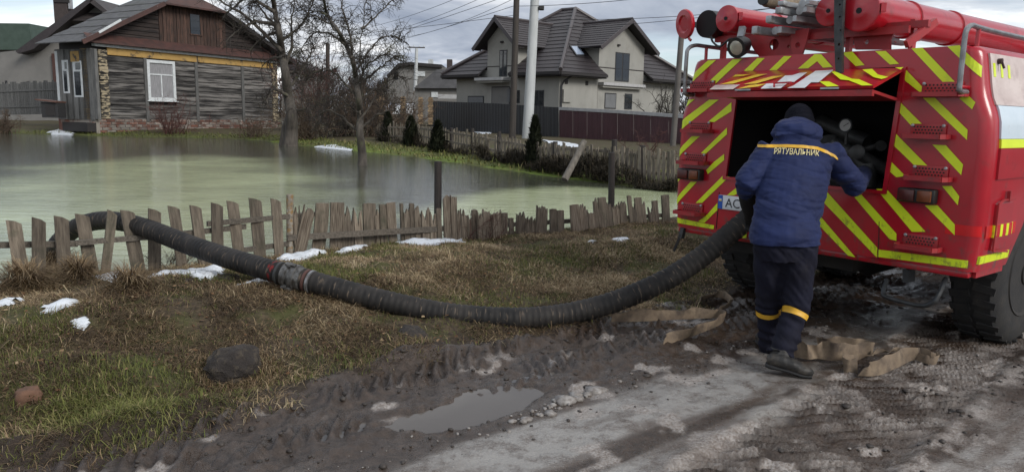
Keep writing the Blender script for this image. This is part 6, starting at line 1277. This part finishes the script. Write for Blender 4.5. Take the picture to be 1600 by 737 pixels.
def board_fence():
    a, b_ = D(-60, 181, 52), D(96, 178, 48); t = thing('board_fence', a, 'weathered grey board fence at the far left before the grey house', 'fence'); L = (b_-a).length; n = int(L/.2); d = (b_-a).normalized(); me = MB().box((0, 0, 1.0), (.165, .03, 2.0)).mesh('board'); me.materials.append(M['greyboard'])
    for k in range(n):
        o = bpy.data.objects.new('board', me); COL.objects.link(o); o.parent = t; o.location = d*(k*.2)+Vector((0, 0, 0)); o.rotation_euler.z = math.atan2(d.y, d.x); o.scale.z = random.uniform(.97, 1.05)
    for z in (.5, 1.5): MB().bar(a+Vector((0, -.03, z)), b_+Vector((0, -.03, z)), .05, .09).build('rail', M['greyboard'], t)
    p = D(14, 182, 50.5); MB().bar(p, p+Vector((0, 0, 2.3)), .1, .1).build('post', M['darkframe'], t)
board_fence()
def far_house(name, label, d, wall, roofs, extras, mt='plaster2', depth=7):
    b = D(wall[0][0], wall[0][1], d); t = thing(name, b, label, 'house'); bk = Vector((0, depth, 0))
    MB().prism([D(*p, d) for p in wall], bk).build('wall', M[mt], t)
    for pts, m, (o0, o1) in roofs:
        P = [D(*p, d+o0) for p in pts]; MB().prism(P, Vector((0, o1-o0, 0))).build('roof', M[m], t)
    for nm, x0, y0, x1, y1, m, o in extras:
        a, c = D(x0, y1, d+o), D(x1, y0, d+o); MB().add([(x, y, z) for x in (a.x, c.x) for y in (a.y, a.y+(.9 if nm == 'chimney' else .25)) for z in (a.z, c.z)], [(0, 1, 3, 2), (4, 6, 7, 5), (0, 4, 5, 1), (2, 3, 7, 6), (0, 2, 6, 4), (1, 5, 7, 3)]).build(nm, M[m], t)
    return t
t = far_house('grey_house', 'grey rendered house with mottled dark tile roof behind the log house', 64, [(0, 205), (190, 205), (190, 37), (142, 4), (50, 76), (0, 82)], [([(140, -4), (146, 0), (52, 77), (28, 84), (24, 80)], 'tile', (-1.2, 9)), ([(142, -4), (186, 33), (184, 37), (140, 4)], 'tileold', (-1.2, 9))], [('chimney', 86, 3, 104, 45, 'brickch', 3), ('chimney_cap', 83, -2, 107, 4, 'soffit', 2.9), ('vent_pipe', 107, -12, 110, 14, 'alu', 3), ('downpipe', 85, 84, 87, 150, 'rust', -.3)])
a = [D(112, 34, 63.0), D(186, 35, 63.0), D(141, 0, 65.5)]
for k in range(7):
    f0, f1 = k/7, (k+1.05)/7; MB().prism([a[0].lerp(a[2], f0), a[1].lerp(a[2], f0), a[1].lerp(a[2], min(1, f1)), a[0].lerp(a[2], min(1, f1))], Vector((0, .12, .02))).build('tile_course', M['tileold'], t)
o = MB().prism([D(112, 37, 63.1), D(186, 38, 63.1), D(186, 33.5, 62.8), D(112, 32.5, 62.8)], (0, .3, 0)).build('eave', M['soffit'], t)
far_house('shed', 'low shed with a faded green roof at the far left edge', 72, [(-40, 150), (52, 150), (52, 76), (-40, 76)], [([(-40, 36), (45, 37), (52, 78), (-40, 78)], 'greenroof', (-.6, 3))], [('window', 10, 90, 22, 106, 'glass', -.1)])
far_house('grey_house', 'low grey house with a pale gable beside the far pole', 92, [(606, 160), (712, 160), (712, 108), (668, 102), (640, 98), (622, 104), (606, 118)], [([(604, 118), (622, 99), (640, 97), (690, 101), (690, 106), (640, 102), (624, 104), (606, 122)], 'soffit', (-.6, 8))], [('window', 616, 112, 622, 124, 'glass', -.1), ('chimney', 669, 93, 676, 118, 'concrete', 1), ('window', 650, 112, 664, 119, 'white_wood', -.1)])
far_house('grey_house', 'small house with a plain grey sheet roof left of the two storey house', 76, [(648, 190), (718, 190), (718, 136), (648, 136)], [([(646, 138), (682, 109), (722, 109), (722, 138)], 'greyroof', (-.5, 5))], [('window', 674, 144, 684, 152, 'white_wood', -.1), ('chimney', 698, 93, 706, 112, 'brickch', 2), ('lean_to_roof', 684, 148, 713, 154, 'coping', -1.2)])
far_house('grey_house', 'dark house half hidden behind the log house corner and bare tree', 70, [(440, 200), (482, 200), (482, 110), (440, 104)], [([(430, 84), (484, 108), (484, 114), (430, 104)], 'tile', (-.6, 7))], [('window', 450, 124, 466, 140, 'curtain', -.1), ('white_board', 466, 108, 474, 126, 'white_wood', -.12)])
# far wood closing the horizon (one mass, nobody could count it)
def far_wood():
    n = 420; an = rng.uniform(-1.45, 1.45, n); r = rng.uniform(120, 240, n); k = rng.integers(0, n, 90000); h = (rng.uniform(3.0, 7.0, n)*(r/170))[k]; m = len(k); u = rng.uniform(0, 1, m)
    w = h*.42*np.sqrt(np.clip(1.05-(u*1.9-.75)**2, .05, 1)); x = (r*np.sin(an))[k]+rng.normal(0, .55, m)*w; y = (r*np.cos(an))[k]+rng.normal(0, .55, m)*w
    blades('far_wood', x, y, rng.uniform(.6, 2.2, m), rng.uniform(.10, .34, m), rng.uniform(.2, 1.1, m), np.clip(rng.normal(.4, .25, m)+.3*((k % 7)/7-.5), 0, 1), M['woodl'], base=gz(x, y)+u*h*1.5)
M['woodl'] = grass_mat('far_bare_wood', [(0, (.020, .018, .017)), (.5, (.045, .038, .034)), (1, (.075, .062, .05))])
far_wood()
# ------------------------------------------------------------------ bare trees and shrubs
class Tubes:
    def __init__(s): s.V = []; s.Q = []; s.n = 0
    def add(s, P, r0, r1, k):
        P = np.asarray(P, float); m = len(P); t = np.gradient(P, axis=0); t /= np.linalg.norm(t, axis=1)[:, None]+1e-9; ref = np.array([.31, .77, .55]); u = np.cross(t, ref); u /= np.linalg.norm(u, axis=1)[:, None]+1e-9; v = np.cross(t, u)
        r = np.linspace(r0, r1, m)[:, None, None] if not hasattr(r0, '__len__') else np.asarray(r0)[:, None, None]; an = np.arange(k)*2*np.pi/k
        ring = P[:, None, :]+r*(u[:, None, :]*np.cos(an)[None, :, None]+v[:, None, :]*np.sin(an)[None, :, None]); i = (np.arange(m-1)*k)[:, None]; j = np.arange(k)[None]; j2 = (j+1) % k
        s.Q.append((np.stack([i+j, i+j2, i+k+j2, i+k+j], -1)+s.n).reshape(-1, 4)); s.V.append(ring.reshape(-1, 3)); s.n += m*k
    def build(s, name, mt, parent):
        o_ = np.array(org(parent)[:]) if parent is not None else 0; me = raw_mesh(name, np.concatenate(s.V)-o_, quad=np.concatenate(s.Q)); me.polygons.foreach_set('use_smooth', [True]*len(me.polygons)); return link(name, me, parent, [mt])
def wander(p, d, L, n, wob, droop, r_):
    P = [np.array(p, float)]; d = np.array(d, float); d /= np.linalg.norm(d)+1e-9
    for i in range(n):
        d = d+r_.normal(0, wob, 3)+np.array([0, 0, -droop]); d /= np.linalg.norm(d)+1e-9; P.append(P[-1]+d*L/n)
    return np.array(P)
def twigs(T, P, r_, dens, L, rad, lev, wob=.28, droop=.05, up=.25, sub=3):
    seg = np.linalg.norm(np.diff(P, axis=0), axis=1).sum(); n = max(1, r_.poisson(seg*dens)); ax = P[-1]-P[0]; ax = ax/(np.linalg.norm(ax)+1e-9)
    for _ in range(n):
        f = r_.uniform(.12, 1)*(len(P)-1); i = min(int(f), len(P)-2); p = P[i]+(P[i+1]-P[i])*(f-i); d = r_.normal(0, 1, 3); d -= ax*d.dot(ax)*.6; d = d/(np.linalg.norm(d)+1e-9)+ax*.55+np.array([0, 0, up]); l = L*r_.uniform(.4, 1.15)
        Q = wander(p, d, l, 5, wob, droop, r_); T.add(Q, rad, rad*.35, 3)
        if lev > 0: twigs(T, Q, r_, sub/l, L*.5, rad*.62, lev-1, wob*1.1, droop, up*.6, sub)
def tree(name, label, d, trunk, limbs, r0, dens, L, seed, dz=1.2, trad=.011, mt='bark', droop=.05, trunk_extra=None):
    r_ = np.random.default_rng(seed); b = D(*trunk[0], d); t = thing(name, b, label, 'tree'); TR_ = Tubes(); LB = Tubes(); TW = Tubes(); trad *= 1.5
    P = np.array([v[:] for v in catmull([D(px, py, d+.08*k*(1 if k % 2 else -1)) for k, (px, py) in enumerate(trunk)], 6)]); m = len(P); rr = r0*(1-.72*np.linspace(0, 1, m)**.8)*(1+.25*np.exp(-np.linspace(0, 1, m)*14)); TR_.add(P, rr, 0, 12); TR_.build('trunk', M[mt], t)
    twigs(TW, P[m//2:], r_, dens*.8, L, trad, 2, droop=droop)
    for lm in limbs:
        off = r_.uniform(-dz, dz); n = len(lm); Q = np.array([v[:] for v in catmull([D(px, py, d+off*k/max(1, n-1)) for k, (px, py) in enumerate(lm)], 5)]); Q += r_.normal(0, .018, Q.shape); ra = r0*.30*r_.uniform(.7, 1.1); LB.add(Q, ra, ra*.16, 7); twigs(TW, Q, r_, dens, L, trad, 2, droop=droop)
    LB.build('limbs', M['bark' if mt == 'bark' else mt], t)['kind'] = 'stuff'; TW.build('twigs', M['twig'], t)['kind'] = 'stuff'; return t
tree('bare_tree', 'bare gnarled fruit tree standing in the water right of centre of the pond', 22.1, [(566, 268), (566, 240), (562, 205), (563, 180), (560, 150), (556, 120), (551, 95), (540, 70), (528, 48), (512, 25), (505, -5)],
     [[(562, 175), (566, 130), (562, 85), (566, 45), (572, 5), (580, -30)], [(562, 190), (580, 160), (600, 135), (618, 120), (632, 124)], [(556, 150), (532, 122), (508, 108), (486, 118), (474, 142)], [(540, 70), (512, 52), (490, 54), (474, 72), (466, 95)], [(556, 110), (580, 75), (604, 56), (624, 62), (634, 84)], [(562, 205), (540, 188), (515, 172), (500, 182), (494, 200)], [(564, 200), (588, 182), (612, 172), (632, 178)], [(551, 95), (545, 50), (535, 10), (530, -30)], [(528, 48), (500, 30), (470, 12), (455, -10)], [(563, 180), (548, 165), (528, 150), (505, 155), (492, 170)], [(566, 130), (590, 110), (612, 92), (630, 98)], [(560, 130), (572, 105), (600, 86), (622, 88)], [(566, 45), (592, 22), (612, 0), (630, -20)], [(562, 160), (585, 140), (605, 150), (618, 170)], [(512, 25), (490, 18), (476, 30)]],   .130, 15, .62, 5, trad=.0075, droop=.10)
tree('bare_tree', 'tall bare tree with thick pale trunk in the water before the log house corner', 33.7, [(453, 236), (455, 205), (456, 180), (450, 150), (446, 115), (440, 80), (436, 50), (430, 20), (424, -20)],
     [[(444, 105), (456, 70), (455, 35), (462, -10)], [(440, 80), (410, 50), (378, 22), (345, 2), (325, -14)], [(436, 50), (414, 22), (392, -6)], [(432, 40), (400, 34), (372, 48), (352, 66)], [(448, 140), (468, 115), (482, 92), (490, 70)], [(438, 65), (470, 40), (486, 12), (492, -10)], [(430, 20), (404, 2), (380, -20)], [(450, 150), (430, 140), (420, 150), (416, 165)], [(455, 180), (474, 170), (486, 176), (490, 190)], [(436, 50), (418, 56), (398, 70), (388, 84)], [(442, 90), (424, 92), (408, 104)], [(446, 115), (462, 112), (476, 124)], [(424, -20), (380, 0), (350, 25)]], .31, 9.5, .95, 9, trad=.012, droop=.06)
a = D(443, 232, 34.0); tag(MB().loft([a-Vector((0, 0, .4)), D(449, 200, 34), D(456, 170, 34.2)], [.30, .24, .15], 12).build('tree_stump', M['bark'], None, True), 'second pale leaning trunk fused to the foot of the tall bare tree', 'tree trunk')
def shrub(name, label, px, py, d, w, h, n, mt, seed, cat='shrub', group=None, rad=.010, lev=2, spread=.6, droop=.0, dens=3.0):
    r_ = np.random.default_rng(seed); b = D(px, py, d); t = thing(name, b, label, cat, group); S_ = Tubes(); T_ = Tubes()
    for k in range(n):
        p = np.array(b[:])+np.array([r_.normal(0, w*.16), r_.normal(0, w*.16), -.05]); di = np.array([r_.normal(0, spread), r_.normal(0, spread), 1.]); Q = wander(p, di, h*r_.uniform(.6, 1.1), 7, .12, droop, r_); S_.add(Q, rad*1.8, rad*.6, 4); twigs(T_, Q, r_, dens/h*3.4, h*.32, rad*.7, lev-1, up=.35, droop=droop)
    S_.build('stems', M[mt], t)['kind'] = 'stuff'; T_.build('twigs', M[mt], t)['kind'] = 'stuff'
SH = 'bare shrubs on the far bank'
shrub('bare_shrub', 'reddish bare bush in front of the brick plinth of the log house', 268, 214, 42.5, 1.6, 2.3, 26, 'redtwig', 21, rad=.013)
shrub('bare_shrub', 'red twigged bush rising behind the tall bare tree', 500, 190, 46, 3.6, 4.4, 46, 'redtwig', 22, rad=.017, spread=.45, group=SH)
shrub('bare_shrub', 'brown bush hanging over the bank just right of the tall bare tree', 482, 216, 38, 2.2, 2.8, 44, 'browntwig', 23, rad=.014, droop=.06, group=SH)
shrub('bare_shrub', 'dark brown thicket left of the gnarled fruit tree', 528, 216, 40, 3.0, 3.3, 46, 'twig', 24, rad=.015, group=SH)
shrub('bare_shrub', 'brown tangled bush right behind the gnarled fruit tree', 582, 214, 40, 3.0, 3.2, 46, 'browntwig', 25, rad=.015, group=SH)
shrub('bare_shrub', 'tall sparse bush left of the leftmost brick pillar', 552, 200, 46, 3.6, 4.6, 34, 'twig', 26, rad=.016, spread=.4, group=SH)
shrub('bare_shrub', 'twiggy bush in front of the lone brick pillar', 622, 210, 42, 2.4, 2.6, 34, 'browntwig', 27, rad=.013, group=SH)
shrub('bare_shrub', 'low brown scrub at the right end of the log house plinth', 400, 214, 41, 2.2, 1.2, 30, 'browntwig', 28, rad=.012, group=SH)
shrub('bare_shrub', 'ochre bush at the far left edge of the lawn', 8, 207, 42, 1.7, 1.2, 40, 'browntwig', 29, rad=.012, group=SH)
shrub('bare_tree', 'small leafless vine tree before the wall of the two storey house', 1032, 190, 45, 2.4, 2.2, 14, 'twig', 30, 'tree', rad=.02, spread=.9)
shrub('bare_shrub', 'thin bare shrub between the old fence and the maroon fence', 1010, 250, 24, 1.0, 1.2, 10, 'redtwig', 31, rad=.008)
shrub('dead_weed', 'sprig of dry weed stalks at the foot of the near fence by the hose', 272, 420, 7.05, .5, .36, 22, 'browntwig', 32, 'weed', rad=.0025, spread=.9)
shrub('dead_weed', 'thin dry stalks beside the dark tall fence post', 722, 378, 8.9, .3, .62, 5, 'redtwig', 33, 'weed', rad=.003)
shrub('dead_weed', 'dry stalks in front of the wide rotten picket right of the tall post', 762, 376, 8.9, .35, .5, 7, 'redtwig', 34, 'weed', rad=.0025)
def thuja(px, py, d, w, h, label, mt='thuja', seed=1, n=2600):
    r_ = np.random.default_rng(seed); b = D(px, py, d); t = thing('thuja', b, label, 'conifer', 'small dark conifers on the far bank'); u = r_.uniform(0, 1, n)**.8; an = r_.uniform(0, 2*np.pi, n); rr = w*.34*(1-u)**.6*np.clip(u*6+.4, 0, 1)*r_.uniform(.3, 1.25, n)*(.7+.6*fbm(an*.8, u*4, 1.5, 2, seed)); x = b.x+rr*np.cos(an); y = b.y+rr*np.sin(an); z = b.z+u*h
    o = blades('foliage', x, y, r_.uniform(.12, .26, n), r_.uniform(.03, .06, n), r_.uniform(.2, .8, n), r_.uniform(0, 1, n), M['thujal'], az=an, base=z); o['kind'] = 'stuff'; o.data.transform(Matrix.Translation(-b)); o.parent = t; MB().cyl(b-Vector((0, 0, .1)), b+Vector((0, 0, h*.8)), .04, 6).build('trunk', M['bark'], t)
M['thujal'] = grass_mat('dark_conifer', [(0, (.010, .013, .008)), (.6, (.020, .025, .013)), (1, (.035, .038, .02))])
thuja(606, 228, 36, 1.1, 1.5, 'leftmost small dark conifer below the leftmost brick pillar', seed=41); thuja(642, 234, 32.5, 1.1, 1.3, 'small dark conifer at the left end of the old grey fence', seed=42); thuja(684, 244, 29, 1.0, 1.25, 'small dark conifer in front of the old fence left of the poles', seed=43); thuja(834, 268, 21.6, .75, 1.45, 'slim dark conifer at the foot of the concrete pole', seed=44)
# bramble along the foot of the old fence: a dark tangle nobody could count
def bramble():
    n = 24000; px = rng.uniform(585, 1060, n); d = np.interp(px, [q[0] for q in OF], [q[3] for q in OF])-rng.uniform(.1, 1.0, n); x = (px-800)/FPX*d*1.0; y = d.copy(); z = gz(x, y); k = z > WATER-.05; x, y, z = x[k], y[k], z[k]; n = len(x)
    hgt = .48*sstep(.38, .75, fbm(x, y, .9, 4, 51))+.03; q_ = rng.uniform(0, 1, n) < .30+.7*sstep(.40, .55, fbm(x, y, 1.4, 3, 53)); x, y, z, hgt = x[q_], y[q_], z[q_], hgt[q_]; n = len(x)
    blades('bramble', x, y, rng.uniform(.12, .34, n), rng.uniform(.008, .018, n), rng.uniform(.2, 1.5, n), rng.uniform(0, 1, n), M['bramblel'], base=z+hgt*rng.uniform(0, 1, n))
M['bramblel'] = grass_mat('dark_bramble_leaf', [(0, (.012, .011, .008)), (.55, (.030, .025, .017)), (1, (.085, .066, .042))])
bramble()
